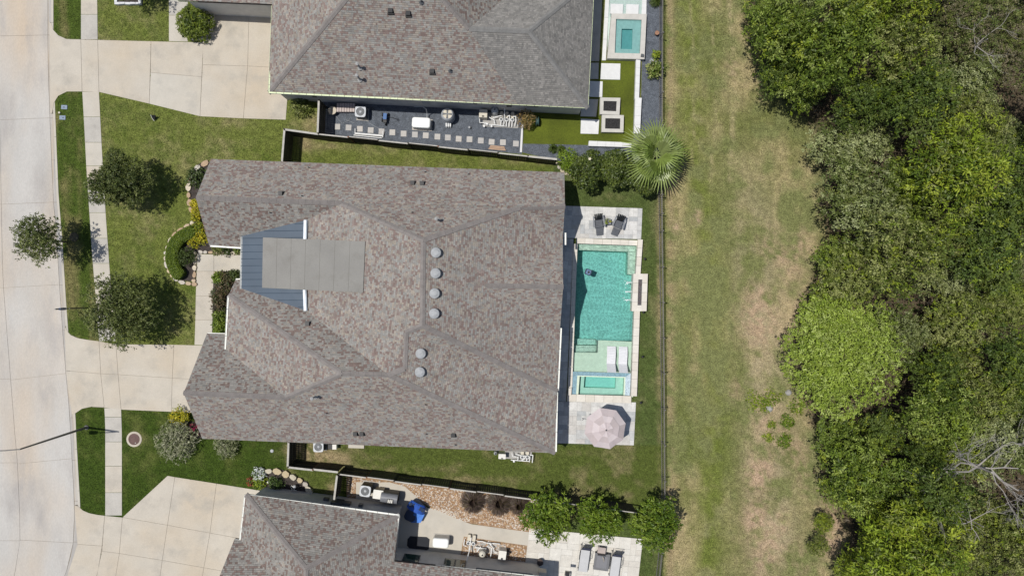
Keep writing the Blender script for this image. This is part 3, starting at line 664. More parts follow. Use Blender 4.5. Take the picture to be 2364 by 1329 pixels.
HM.gutters([((1304, 566), (1304, 537), 3.0), ((1286, 903), (1297, 757), 3.0), ((1281, 1043), (1287, 906), 3.0), ((558, 571), (484, 567), 3.05), ((523, 769), (478, 768), 3.05), ((520, 806), (527, 682), 3.75), ((556, 644), (543, 644), 3.05), ((556, 664), (558, 546), 3.5)][:0])
HM.gutters([((1304, 537), (1304, 566), 3.0), ((1294, 757), (1287, 902), 3.0), ((1285, 905), (1282, 1043), 3.0)], seg=1.3)
HM.gutters([((558, 571), (484, 566), 3.05), ((523, 769), (478, 768), 3.05), ((521, 806), (528, 682), 3.72), ((556, 643), (543, 643), 3.05), ((557, 665), (559, 546), 3.5)][::1], seg=.9)
# standing seam porch roof: metal pans with ribs, bare flashing and the membrane section above
mD, mU, wU, wD = [HM.P[k] for k in ('mD', 'mU', 'wU', 'wD')]
def mpt(u, v):   # u across eave (0 at mD), v up slope
    return (mD*(1-u)+mU*u)*(1-v) + (wD*(1-u)+wU*u)*v
porch = MB().poly([mD+Vector((0, 0, .03)), mU+Vector((0, 0, .03)), wU+Vector((0, 0, .03)), wD+Vector((0, 0, .03))]).build('metal_roof', METALR, HM.root)
y_e0, y_e1 = mD.y, mU.y
nrib = 13
for i in range(nrib):
    yy = wU.y + (wD.y-wU.y)*(i+.5)/nrib
    pts = []
    for j in range(41):
        v = j/40; lo = mpt(0, v); hi = mpt(1, v)
        if min(lo.y, hi.y)+.03 < yy < max(lo.y, hi.y)-.03:
            u = (yy-lo.y)/(hi.y-lo.y); pts.append(lo*(1-u)+hi*u + Vector((0, 0, .045)))
    if len(pts) > 1: MB().tube([pts[0], pts[-1]], .018, 4).build('seam', METALR, porch)
for a, b in (('wD', (707, 552)), ('wU', (706, 669))):
    A = HM.P[a]; x = HM.at(b[0]-1, b[1])[0]; dx = Vector((-.15, 0, -.03)); up = Vector((0, 0, .07))
    MB().poly([A+up, x+up, x+up+dx, A+up+dx]).poly([A+up, A+up+Vector((.12, 0, .09)), x+up+Vector((.12, 0, .09)), x+up]).build('flashing', FLASH, porch)
pl = HM.pl['MR']; pw = HM.pl['W']
def on_plane(px, py, plc, dz):
    a, b, c = plc; x0 = (px-1182)/PPM; y0 = (664.5-py)/PPM; h = (a*x0+b*y0+c)/(1+(a*x0+b*y0)/CAM_H); p = G(px, py, h+dz); return p
Pm = [G(607, 548, HM.at(607, 548)[0].z+.08), G(843, 557, HM.at(843, 557)[0].z+.08), G(838, 675, HM.at(838, 675)[0].z+.08), G(605, 664, HM.at(605, 664)[0].z+.08)]
mb = MB(); nsh = 7
memb = None
for i in range(nsh):
    t0, t1 = i/nsh, (i+1)/nsh-.0004
    q4 = [Pm[0].lerp(Pm[1], t0), Pm[0].lerp(Pm[1], t1), Pm[3].lerp(Pm[2], t1), Pm[3].lerp(Pm[2], t0)]
    q4 = [p + Vector((0, 0, .006*(i % 2))) for p in q4]; bt = [p - Vector((0, 0, .5)) for p in q4]; mb = MB(); mb.poly(q4[::-1])
    for j in range(4): mb.poly([q4[j], q4[(j+1) % 4], bt[(j+1) % 4], bt[j]])
    mb.build('membrane_sheet', MEMB, HM.roof)
    if i: MB().tube([q4[0]+Vector((0, 0, .004)), q4[3]+Vector((0, 0, .004))], .008, 4).build('membrane_seam', M('seam_taupe', (.212, .20, .176), .85, .1, 3), HM.roof)
for px, py in ((1007, 583), (1006, 631), (1004, 677), (1003, 723), (972, 815), (970, 858)): HM.vent_round(px, py)
for px, py in ((649, 447), (953, 423), (975, 424), (711, 747), (821, 1000), (836, 1000), (1047, 1003)): HM.vent_square(px, py)
for px, py in ((713, 387), (697, 452), (894, 446), (951, 490), (981, 397), (1081, 402), (624, 491), (754, 953), (982, 933), (1051, 1026), (984, 1001)): HM.vent_pipe(px, py, .28, .035, False)
HM.vent_pipe(1010, 508, .7, .06); HM.vent_pipe(728, 915, .7, .06)
hp = HM.P
HM.walls([hp['a'], hp['b'], hp['e6'], hp['n'], hp['m'], hp['m2'], hp['u1'], hp['u2'], hp['c2'], hp['c']], 2.88, .42)
HM.gable(['a', 'gA', 'c'], (.42, 0, 0)); HM.gable(['n', 'gG', 'm'], (.42, 0, 0)); HM.gable(['b', 'g1', 'e1'], (-.42, 0, 0)); HM.gable(['e2', 'g2', 'e3'], (-.42, 0, 0))
# ---- upper house (runs out of the photo at the top)
V = dict(a=(620, 214), b=(1357, 249), r=(1221, 71), l=(1083, 66), k=(1000, -26), hp=(818, -26), c=(628, 10), d=(1371, -30), h2=(1346, -30), vv=(1196, -30), s1=(1195, 241), s0=(1080, 66),
         t1=(1000, -230), t2=(818, -230), w0=(410, 1), w1=(640, -230), w2=(400, -230), d2=(1385, -230), h3=(1346, -230))
F = dict(S=(['a', 's1', 'l', 'k', 'hp'], 'brown'), SG=(['s1', 'b', 'r', 'l'], 'grey'), L=(['c', 'a', 'hp', 't2', 'w1'], 'brown'), E=(['b', 'd', 'd2', 'h3', 'h2', 'r'], 'grey'),
         NN=(['l', 'r', 'h2', 'vv'], 'grey'), E2=(['k', 'l', 'vv'], 'dull'), TT=(['hp', 'k', 't1', 't2'], 'brown'), WG=(['w0', 'c', 'w1', 'w2'], 'brown'))
H = {k: (3.0, 6) for k in ('a', 'b', 'c', 'd', 's1', 'd2', 'w0')}
H.update(r=(5.85, 1.5), l=(5.85, 1.5), hp=(6.85, 1), k=(6.6, 1), h2=(4.2, .3), vv=(4.2, .3), w1=(6, 1), w2=(6, 1), t1=(6.7, .5), t2=(6.9, .5), h3=(3.6, .3))
HU = Roof(V, F, H, 'house', 'upper house, its shingle roof half brown and half plain grey, pale green gutters', 'house', G(1000, 40), 6)
HU.caps([('a', 'hp'), ('k', 'l')]); HU.caps([('l', 'r'), ('r', 'b'), ('r', 'h2')], CAPG)
HU.gutters([((620, 215), (1357, 250), 3.0), ((1358, 249), (1372, -28), 3.0), ((627, 11), (619, 213), 3.0), ((410, 2), (628, 11), 3.0)], GUTG, .5)
for px, py in ((902, 27), (943, 33), (998, 166)): HU.vent_square(px, py, .3)
for px, py in ((973, 5), (1040, 163)): HU.vent_pipe(px, py, .3, .05)
HU.vent_pipe(831, 157, .75, .06); HU.vent_pipe(831, 184, .85, .06)
up = HU.P
HU.walls([up['w0'], up['c'], up['a'], up['b'], up['d'], up['d2'], up['w2']], 2.85, .30)
# ---- lower house (runs out of the photo at the bottom)
V = dict(a=(567, 1141), b=(922, 1188), ap=(706, 1312), c=(555, 1246), rl=(541, 1244), g=(470, 1420), d=(910, 1295), e=(1262, 1333), bt=(708, 1480), vL=(690, 1412), vR=(760, 1395), x1=(700, 1480), rr=(1240, 1480))
F = dict(T=(['a', 'ap', 'b'], 'dull'), L=(['a', 'c', 'vL', 'bt', 'ap'], 'dull'), R=(['b', 'ap', 'bt', 'vR', 'd'], 'dull'), GL=(['rl', 'g', 'vL', 'c'], 'dull'), GR=(['d', 'vR', 'bt', 'rr', 'e'], 'dull'))
H = {k: (3.0, 6) for k in ('a', 'b', 'c', 'rl', 'd', 'e')}
H.update(ap=(5.5, 2), bt=(6.2, 1.5), g=(5.4, 1), vL=(5.2, .5))
HL = Roof(V, F, H, 'house', 'lower house with dull grey-brown hip roof cut off by the bottom of the photo', 'house', G(720, 1300), 7)
HL.caps([('a', 'ap'), ('b', 'ap'), ('ap', 'bt')])
HL.gutters([((922, 1187), (567, 1140), 3.0), ((555, 1246), (567, 1141), 3.0)][::1], GUTTER, .75)
HL.gutters([((556, 1246), (541, 1244), 3.0), ((910, 1295), (922, 1188), 3.0), ((1262, 1331), (910, 1294), 3.0)], GUTTER, .75)
lp = HL.P
wl = HL.walls([lp['rl'], lp['c'], lp['a'], lp['b'], lp['d'], lp['e'], lp['rr'], lp['bt'], lp['g']], 2.85, .28)
# windows and wall boxes on the lower house's upper walls
A = lp['d']; B = lp['e']; dd = (B-A); dd.z = 0; ux = dd.normalized(); nrm = Vector((-ux.y, ux.x, 0))
def on_wall(t, z, A=A, ux=ux, nrm=nrm, ins=.28): return Vector((A.x, A.y, 0)) + ux*t - nrm*(ins-.02) + Vector((0, 0, z))
ang = math.atan2(ux.y, ux.x)
for t, w in ((.95, 1.0), (3.55, .62), (4.3, .62)):
    p = on_wall(t, 1.75); wi = MB().box(p, (w+.12, .08, 1.32), ang).build('window', DGREY, HL.root)
    MB().box(p+nrm*.045, (w, .03, 1.2), ang).build('pane', GLASS, wi)
p0, p1 = on_wall(5.4, 2.2), on_wall(9.2, 2.15)
MB().tube([p0+nrm*.05, p1+nrm*.05], .03, 6).build('wall_pipe', M('teal_pipe', (.05, .10, .12), .5), HL.root)
MB().box(on_wall(9.9, 1.7)+nrm*.1, (.5, .2, .7), ang).build('meter_box', BEIGE, HL.root)
MB().box(on_wall(11.6, 1.6)+nrm*.12, (.28, .2, .3), ang).build('wall_lamp', BLACK, HL.root)
A2 = lp['a']; B2 = lp['b']; d2 = B2-A2; d2.z = 0; ux2 = d2.normalized(); nr2 = Vector((-ux2.y, ux2.x, 0)); an2 = math.atan2(ux2.y, ux2.x)
for t, w, hgt, z, m in ((4.9, .35, .3, 1.2, DGREY), (5.75, .75, .9, 1.5, DGREY), (6.4, .5, .5, 1.5, DGREY), (7.35, .28, .35, 1.5, DGREY)):
    MB().box(Vector((A2.x, A2.y, 0))+ux2*t-nr2*.2+Vector((0, 0, z)), (w, .2, hgt), an2).build('utility_box', m, HL.root)
# wall boxes on the upper house's lower wall
A3 = up['a']; B3 = up['b']; d3 = B3-A3; d3.z = 0; ux3 = d3.normalized(); n3v = Vector((ux3.y, -ux3.x, 0)); an3 = math.atan2(ux3.y, ux3.x)
for t, w, hgt, z, m in ((10.2, .5, .6, 1.3, LGREY), (2.6, .25, .4, 1.5, DGREY), (6.3, .9, .2, 2.1, DGREY), (13.6, .25, .3, 1.7, BLACK), (15.9, .35, .5, 1.5, BLACK), (17.4, 1.0, .6, 1.9, DGREY)):
    MB().box(Vector((A3.x, A3.y, 0))+ux3*t-n3v*.33+Vector((0, 0, z)), (w, .16, hgt), an3).build('utility_box', m, HU.root)
# ------------------------------------------------------------------ fences
WOODT = M('fence_cap', (.44, .42, .375), .85, .15, 4, .12, 20); WOODD = M('fence_board', (.055, .049, .034), .9, .3, 4, .25, 25, bump=.3); WOODR = M('fence_post_rust', (.16, .075, .04), .85, .2, 4)
def wood_fence(name, label, runs, seed):
    """runs: polylines of the fence top (plan pixels at 1.83 m); boards alternate sides panel by panel"""
    Hf = 1.83; root = thing(name, label, 'fence', G(*runs[0][0], Hf)*1.0 - Vector((0, 0, Hf)))
    R = random.Random(seed); bme = None
    b = MB(); b.box((0, 0, Hf/2-.04), (.135, .022, Hf-.1)); bme = b.mesh('board'); bme.materials.append(WOODD)
    for run in runs:
        for (p, q) in zip(run[:-1], run[1:]):
            A = G(*p, Hf); B = G(*q, Hf); A.z = B.z = 0; d = B-A; L = d.length; u = d/L; n = Vector((-u.y, u.x, 0)); ang = math.atan2(u.y, u.x)
            np_ = max(1, round(L/2.0)); pl = L/np_
            for k in range(np_):
                sgn = 1 if k % 2 else -1; off = n*(.05*sgn)
                MB().box(A+u*pl*k+Vector((0, 0, .95)), (.09, .09, 1.9), ang).build('post', WOODR if k % 3 == 1 else WOODD, root)
                for z in (.35, 1.0, 1.62): MB().box(A+u*pl*(k+.5)-off*.0+Vector((0, 0, z)), (pl-.1, .045, .085), ang).build('rail', WOODD, root)
                capw = .13 if L < 4 else (.085 if k % 2 == 0 else .06)
                MB().box(A+u*pl*(k+.5)+off*.5+Vector((0, 0, Hf)), (pl-.01, capw, .04), ang).build('cap_rail', WOODT, root)
                nb = max(1, int(pl/.148))
                for j in range(nb): link('board', bme, root, A+u*(pl*k+(j+.5)*pl/nb)+off+Vector((0, 0, R.uniform(-.015, .0))), ang)
    return root
wood_fence('wood_fence', 'dark board fence with weathered cap between upper and middle house', [[(650, 374), (656, 298), (735, 309)], [(735, 309), (1219, 360), (1286, 367)], [(737, 232), (734, 306)]], 3)
wood_fence('wood_fence', 'dark board fence with pale cap between middle and lower house', [[(667, 1020), (665, 1077), (780, 1090)], [(783, 1093), (1227, 1151), (1470, 1184)], [(779, 1096), (772, 1154)]], 4)
# iron picket fence along the field
IRON = M('black_iron', (.17, .158, .148), .45, .2, 5, spec=.5)
def ixy(py): return float(np.interp(py, [-80, 0, 455, 617, 857, 1150, 1200, 1345], [1521, 1522, 1520, 1522, 1525, 1527, 1527, 1512]))
ir = thing('iron_fence', 'long black iron picket fence between the yards and the field', 'fence', G(1522, 664))
py_posts = [-64, 12, 92, 172, 225, 300, 377, 455, 497, 536, 617, 697, 777, 857, 938, 1018, 1098, 1178, 1258, 1340]
pk = MB(); pk.box((0, 0, .62), (.022, .022, 1.2)); pme = pk.mesh('picket'); pme.materials.append(IRON)
po = MB(); po.box((0, 0, .68), (.06, .06, 1.4)).lathe((0, 0, 1.38), [(.05, 0), (.055, .03), (.02, .07), (0, .08)], 8); pome = po.mesh('post'); pome.materials.append(IRON)
for a, b in zip(py_posts[:-1], py_posts[1:]):
    A = G(ixy(a), a); B = G(ixy(b), b); d = B-A; u = d.normalized(); ang = math.atan2(u.y, u.x)
    link('post', pome, ir, A, ang)
    for z in (.18, .95, 1.17): MB().box((A+B)/2+Vector((0, 0, z)), (d.length, .03, .03), ang).build('rail', IRON, ir)
    n = int(d.length/.143)
    for j in range(1, n): link('picket', pme, ir, A+d*(j/n), ang)
# diagonal braces seen on some posts
for py in (455, 938, 1258): 
    A = G(ixy(py), py); MB().tube([A+Vector((0, 0, 1.2)), A+Vector((.45, .1, .05))], .016, 5).build('brace', IRON, ir)

# ------------------------------------------------------------------ pool of the middle house
PLAST = M('pool_plaster', (.60, .69, .545), .6, .06, 5, .08, 26); MOSA = M('blue_mosaic', (.20, .33, .39), .3, .3, 14, .45, 30, spec=.6); MOSGLARE = M('glare_mosaic', (.46, .56, .62), .25, .3, 16, .3, 34, spec=.7)
POOLW = water_mat('pool_water', (.0, .80, .90), .40, 4.6, .27); LEDGEW = water_mat('ledge_water', (.02, .78, .84), .50, 9, .12); SPAW = water_mat('spa_water', (.0, .78, .86), .66, 8.0, .08)
pool = thing('swimming_pool', 'long rectangular turquoise pool with tanning ledge, spa and cream coping', 'pool', G(1395, 740))
WZ = -.05
def pz(name, pts, z0, z1, mat, parent=pool): return MB().prism([G(*p) for p in pts], z0, z1).build(name, mat, parent)
pz('floor', [(1325, 555), (1475, 560), (1463, 920), (1313, 917)], -1.75, -1.45, PLAST)
pz('bench', [(1331, 558), (1472, 563), (1471, 581), (1338, 576), (1330, 576)], -1.45, -.42, PLAST)
pz('bench', [(1452, 581), (1471, 582), (1469, 634), (1451, 633)], -1.45, -.42, PLAST)
pz('tanning_ledge', [(1379, 785), (1461, 789), (1458, 862), (1318, 858), (1320, 814), (1378, 814)], -1.45, -.27, PLAST)
pz('step', [(1321, 798), (1378, 799), (1377.5, 813.5), (1320.5, 813.5)], -1.45, -.55, PLAST); pz('step', [(1321.5, 783), (1378.5, 785), (1378.5, 798), (1321, 797)], -1.45, -.9, PLAST)
for a in ([(1321, 554), (1334, 554), (1319, 918), (1306, 918)], [(1470, 559), (1482, 559), (1470, 918), (1456, 918)], [(1321, 550), (1482, 556), (1481, 565), (1321, 560)], [(1306, 914), (1470, 917), (1469, 926), (1306, 924)]):
    pz('pool_wall', a, -1.7, -.03, PLAST)
mbw = MB(); mbw.prism([G(1331, 559), G(1471, 564.5), G(1460.6, 786.5), G(1379, 785), G(1378, 814), G(1321, 813.5)], -1.5, WZ); mbw.build('water', POOLW, pool)
mbw = MB(); mbw.prism([G(1379.1, 785.1), G(1460.6, 786.6), G(1457.5, 859), G(1319.5, 856.5), G(1321, 813.6), G(1378.1, 814.1)], -.6, WZ); mbw.build('ledge_water', LEDGEW, pool)
def coping(line, width, z, side=1, lens=.62, mats=CREAM, name='coping_stone', h=.09, base=0.0):
    A, B = G(*line[0]), G(*line[1]); d = B-A; n = max(1, round(d.length/lens)); u = d.normalized(); nn = Vector((-u.y, u.x, 0))*side; st = d.length/n
    for i in range(n):
        p = A+u*(st*i+.006); q = A+u*(st*(i+1)-.006)
        MB().prism([p, q, q+nn*width, p+nn*width], z-h if base == 0 else base, z).build(name, random.Random(i*7+int(line[0][0])).choice(mats), pool)
coping(((1330, 562), (1471, 567)), .37, .10, 1)                     # top edge
coping(((1457, 913), (1309, 909)), .50, .12, 1)                    # lower edge below the spa
coping(((1471, 553), (1465.5, 633)), .33, .36, 1, base=-.2)
coping(((1462, 716), (1455, 912)), .40, .36, 1, base=-.2)
coping(((1320, 908), (1333, 563)), .30, .10, 1)                    # house side, in shade
pz('coping_block', [(1311, 895), (1319, 893), (1318, 910), (1310, 910)], .0, .3, CREAM[0])
# raised fire and water feature
wf = [(1459, 632), (1492, 633), (1489, 718), (1455, 717)]
k = 0
for (y0, y1) in ((632, 653), (653, 675), (675, 697), (697, 717.5)):
    xl = lambda y: 1459 - (y-632)*4/85; xr = lambda y: 1492 - (y-632)*3/85; tl = lambda y: 1471 - (y-632)*3/85; tr = lambda y: 1480 - (y-632)*3/85
    a, b = max(y0, 645), min(y1, 704)
    pz('feature_stone', [(xl(y0)+.2, y0+.2), (tl(y0), y0+.2), (tl(y1), y1-.2), (xl(y1)+.2, y1-.2)], -.2, .55, CREAM[k % 3]); pz('feature_stone', [(tr(y0), y0+.2), (xr(y0), y0+.2), (xr(y1), y1-.2), (tr(y1), y1-.2)], -.2, .55, CREAM[(k+1) % 3]); k += 1
pz('feature_stone', [(1470.8, 632.2), (1480, 632.2), (1479.6, 645), (1470.4, 645)], -.2, .553, CREAM[2]); pz('feature_stone', [(1468.2, 704), (1477.4, 704), (1477, 717.5), (1467.8, 717.5)], -.2, .553, CREAM[2])
pz('fire_trough', [(1470.6, 645), (1479.8, 645), (1477.5, 704), (1468.2, 704)], -.2, .46, DGREY)
LAVA = M('lava_rock', (.12, .10, .10), .9, .35, 12, .3, 30)
def rocks(name, poly_px, n, z, r, mat, parent, seed, cols=None, kind='stuff', top=None):
    R = random.Random(seed); P = [G(*p) for p in poly_px]; mb = MB(); x0 = min(p.x for p in P); x1 = max(p.x for p in P); y0 = min(p.y for p in P); y1 = max(p.y for p in P); c = 0; t = 0
    while c < n and t < n*20:
        t += 1; x = R.uniform(x0, x1); y = R.uniform(y0, y1)
        if not inpoly(np.array([x]), np.array([y]), P)[0]: continue
        rr = r*R.uniform(.6, 1.35); a = R.random()*6.3; col = R.choice(cols) if cols else None; m = len(mb.v); e = R.uniform(.6, 1)
        for k, (q, zz) in enumerate(((1, 0), (.62, .55))):
            for i in range(5):
                b = a+i*1.2566; mb.v.append((x+rr*q*math.cos(b), y+rr*q*e*math.sin(b), z+rr*zz*R.uniform(.8, 1.2)))
        for i in range(5):
            j = (i+1) % 5; mb.f.append((m+i, m+j, m+5+j, m+5+i)); mb.c.append(col)
        mb.f.append(tuple(m+5+i for i in range(5))); mb.c.append(col); c += 1
    return mb.build(name, mat, parent, kind=kind)
rocks('lava_rocks', [(1471, 646), (1479, 646), (1477, 703), (1469, 703)], 170, .46, .045, LAVA, pool, 3)
FOAM = M('foam', (.85, .90, .90), .6, .1, 10)
for i, py in enumerate((652, 673, 692)):
    a = G(1458.5-i*.8, py); mb = MB()
    pts = [a+Vector((-.02-.16*t*2.2, 0, .36-.40*t*t)) for t in (0, .3, .55, .8, 1.0)]
    for s in (-.04, .04): mb.tube([p+Vector((0, s*(1-.2*k), 0)) for k, p in enumerate(pts)], [.012, .014, .016, .022, .03], 5)
    mb.build('water_jet', FOAM, pool); e = pts[-1]; R = random.Random(i); f = MB()
    for q in range(9):
        rr = R.uniform(.012, .035); f.lathe((e.x+R.gauss(-.05, .12), e.y+R.gauss(0, .12), WZ+.002+.001*q/26), [(rr, 0), (rr*.7, .012), (0, .015)], 6)
    f.build('foam', FOAM, pool)
# spa
spo = [(1321.5, 857), (1456, 861), (1454, 912), (1318.5, 909)]; spi = [(1332.5, 866), (1444, 869.5), (1442.5, 911.5), (1330, 909.3)]
sp2 = [(1338, 868.5), (1441, 871.5), (1439, 911.4), (1335, 909.5)]
def ringparts(o, i, z0, z1, mats, name, order=range(4)):
    for k in order:
        j = (k+1) % 4; pz(name, [o[k], o[j], i[j], i[k]], z0, z1, mats[k])
ringparts(spo, spi, -1.45, .035, [MOSA, MOSGLARE, MOSA, MOSA], 'spa_rim', (0, 1, 3))  # right rim: sun glare painted in as a paler mosaic colour
ringparts(spi, sp2, -1.45, .028, [PLAST]*4, 'spa_lip', (0, 1, 3))
pz('spa_bench', [sp2[0], sp2[1], (1441, 876), (1424, 871.5), (1351, 869.3), (1349, 895), (1335.5, 899)], -1.4, -.42, PLAST)
pz('spa_bench', [(1424, 871.6), (1441, 872), (1439, 911), (1335, 909), (1336, 895), (1349, 895), (1348.6, 896), (1423, 898)], -1.4, -.43, PLAST)
mbw = MB(); mbw.prism([G(1337.5, 868), G(1441.5, 871), G(1439.5, 911.2), G(1334.5, 909.2)], -1.46, .0); mbw.build('spa_water', SPAW, pool)
pz('spa_floor', [(1338, 868.6), (1441, 871.6), (1439, 911), (1335, 909)], -1.42, -.85, PLAST)
pz('spa_spillway', [(1457, 861), (1460, 861), (1458, 912), (1455, 912)], -1.4, -.3, M('dark_tile', (.03, .06, .10), .3))
# loungers standing on the ledge
LOUN = M('white_resin', (.68, .68, .70), .45, .04, 3)
def lounger(label, px, py, mat, group, L=1.75, W=.6, ang=0.0, seat=.34, back=.9, name='sun_lounger', frame=None, z0=0.0):
    """foot end towards the top of the photo, raised back at the lower end"""
    p = G(px, py); p.z = z0; t = thing(name, label, 'lounger', p, ang, group)
    prof = [(.0, seat*.55), (.25, seat*.8), (.6, seat), (L*.68, seat*.92), (L, back)]
    nsl = 16
    def at(s):
        s *= prof[-1][0]
        for (a, za), (b, zb) in zip(prof[:-1], prof[1:]):
            if s <= b: return Vector((0, -a-(s-a), za+(zb-za)*(s-a)/(b-a)))
    for i in range(nsl):
        a = at(i/nsl+.002); b = at((i+1)/nsl-.0012); mb = MB(); w = Vector((W/2, 0, 0)); th = Vector((0, 0, -.05))
        mb.poly([a-w, b-w, b+w, a+w]); mb.poly([a-w+th, a+w+th, b+w+th, b-w+th]); mb.poly([a-w, a+w, a+w+th, a-w+th]); mb.poly([b-w, b-w+th, b+w+th, b+w]); mb.poly([a-w, a-w+th, b-w+th, b-w]); mb.poly([a+w, b+w, b+w+th, a+w+th])
        mb.build('slat', mat, t, local=True)
    for s in (-1, 1):
        mb = MB(); pts = [at(x)+Vector((s*(W/2-.02), 0, -.03)) for x in (0.0, .15, .35, .68, 1.0)]; mb.tube(pts, .03, 5); mb.build('side_rail', frame or mat, t, local=True)
        for y in (-.25, -L*.66): MB().box((s*(W/2-.05), y, seat*.4), (.06, .08, seat*.8)).build('leg', frame or mat, t, local=True)
    return t
lounger('white sculpted lounger on the tanning ledge, nearer the house', 1412, 799, LOUN, 'ledge loungers', z0=-.27, ang=math.radians(-3), back=1.0, seat=.42)
lounger('white sculpted lounger on the tanning ledge, next to the outer coping', 1439, 800, LOUN, 'ledge loungers', z0=-.27, ang=math.radians(-3), back=1.0, seat=.42)
# floating skimmer
p = G(1358, 628); p.z = WZ; sk = thing('pool_skimmer', 'small blue and black skimmer robot floating in the pool', 'robot', p, math.radians(-22))
MB().rbox((0, 0, .06), (.46, .42, .12), .08).build('hull', M('navy', (.02, .035, .07), .4), sk, local=True); MB().rbox((0, .0, .14), (.30, .30, .05), .05).build('lid', M('slate_blue', (.13, .20, .34), .4), sk, local=True); MB().box((.02, 0, .17), (.14, .16, .02)).build('solar_panel', BLACK, sk, local=True)
# patio of cut stone: individually laid pieces
def ashlar(root, corners, cell, z, mats, seed, skip=None, name='paver'):
    """corners TL,TR,BR,BL in plan pixels"""
    PAVED.append(corners); TL, TR, BR, BL = [G(*c) for c in corners]; R = random.Random(seed)
    nx = max(1, round((TR-TL).length/cell)); ny = max(1, round((BL-TL).length/cell)); used = set()
    def pt(i, j): u, v = i/nx, j/ny; return (TL*(1-u)+TR*u)*(1-v)+(BL*(1-u)+BR*u)*v
    for j in range(ny):
        for i in range(nx):
            if (i, j) in used: continue
            w, h = R.choice(((1, 1), (2, 1), (1, 2), (2, 2), (2, 1), (2, 2), (3, 2)))
            while w > 1 and (i+w > nx or any((i+a, j) in used for a in range(w))): w -= 1
            while h > 1 and (j+h > ny or any((i+a, j+b) in used for a in range(w) for b in range(h))): h -= 1
            used |= {(i+a, j+b) for a in range(w) for b in range(h)}
            pts = inset([pt(i, j), pt(i+w, j), pt(i+w, j+h), pt(i, j+h)], .006)
            c = sum((Vector((q.x, q.y)) for q in pts), Vector((0, 0)))/4
            if skip and skip(c): continue
            MB().prism(pts, -.03, z+R.uniform(-.002, .003)).build(name, R.choice(mats), root)
    MB().prism([G(*c) for c in corners], -.02, z-.014).build('mortar_bed', M('grout', (.34, .335, .32), .9, .1, 3), root)
pat = thing('patio', 'silver travertine patio around the pool', None, G(1395, 520), kind='structure')
ashlar(pat, [(1270, 474), (1483, 481), (1480, 552), (1268, 549)], .31, .035, TRAV, 4)
ashlar(pat, [(1266, 549.5), (1324, 551.5), (1307, 926), (1250, 924)], .31, .034, TRAV, 5)
ashlar(pat, [(1250, 926), (1468, 928), (1463, 1027), (1247, 1021)], .31, .036, TRAV, 6)
# patio furniture
CHAR = M('charcoal_resin', (.085, .092, .105), .5, .1, 4); CHAR2 = M('charcoal_dark', (.016, .018, .02), .55, .1, 4)
def adirondack(label, px, py, ang):
    t = thing('adirondack_chair', label, 'chair', G(px, py) + Vector((0, 0, .036)), ang, 'adirondack chairs on the patio')
    for i in range(5):   # fan back, leaning towards +y
        x = (i-2)*.105; top = .93-.05*abs(i-2); w = .095
        a = Vector((x*.85, .10, .33)); b = Vector((x*1.15, .46, top)); mb = MB(); u = Vector((w/2, 0, 0)); th = Vector((0, .02, 0))
        mb.poly([a-u, a+u, b+u, b-u]); mb.poly([a-u+th, b-u+th, b+u+th, a+u+th]); mb.poly([b-u, b+u, b+u+th, b-u+th]); mb.poly([a-u, b-u, b-u+th, a-u+th]); mb.poly([a+u, a+u+th, b+u+th, b+u]); mb.build('back_slat', CHAR2, t, local=True)
    for i in range(5):
        y = .04-.105*i; MB().box((0, y, .32+.018*i), (.52, .095, .02)).build('seat_slat', CHAR, t, local=True)
    for i in range(6):
        y = -.50-.085*i; MB().box((0, y, .36-.035*i), (.46, .075, .02)).build('foot_slat', CHAR, t, local=True)
    for s in (-1, 1):
        MB().prism([(s*.29, .36), (s*.36, .36), (s*.44, -.30), (s*.42, -.40), (s*.30, -.40)], .56, .585).build('arm', M('arm_grey', (.19, .20, .215), .5, .08, 4), t, local=True)
        MB().box((s*.31, -.33, .28), (.09, .03, .56)).build('leg', CHAR, t, local=True); MB().box((s*.29, .33, .28), (.03, .09, .56)).build('leg', CHAR, t, local=True)
        MB().tube([(s*.23, .1, .30), (s*.23, -.45, .34), (s*.21, -.95, .12)], .02, 4).build('side_rail', CHAR, t, local=True)
    return t
adirondack('charcoal slatted chair with footrest on the patio, nearer the house', 1380, 512, math.radians(7)); adirondack('charcoal slatted chair with footrest on the patio, nearer the back lawn', 1427, 514, math.radians(-20))
p = G(1401, 513) + Vector((0, 0, .036)); st = thing('side_table', 'small square charcoal side table between the two slatted chairs', 'table', p, math.radians(3))
for i in range(4): MB().box(((i-1.5)*.105, 0, .44), (.095, .42, .025)).build('top_slat', M('arm_grey'), st, local=True)
for x in (-.17, .17):
    for y in (-.17, .17): MB().box((x, y, .215), (.05, .05, .43)).build('leg', CHAR, st, local=True)
pp = thing('potted_plant', 'little yellow-green plant on the side table', 'plant', p+Vector((0, 0, .452)))
MB().lathe((0, 0, 0), [(.06, 0), (.09, .12), (.08, .12), (.0, .1)], 10).build('pot', DGREY, pp, local=True)
rng = np.random.default_rng(5); V_, c_, _ = lobes_crown([(0, 0, .16, .15, .1)], 90, .10, .35, [(.35, .34, .03), (.2, .24, .03)], rng); o = bpy.data.objects.new('leaves', quads_mesh('leaves', V_, c_, LEAF)); C.objects.link(o); o.parent = pp
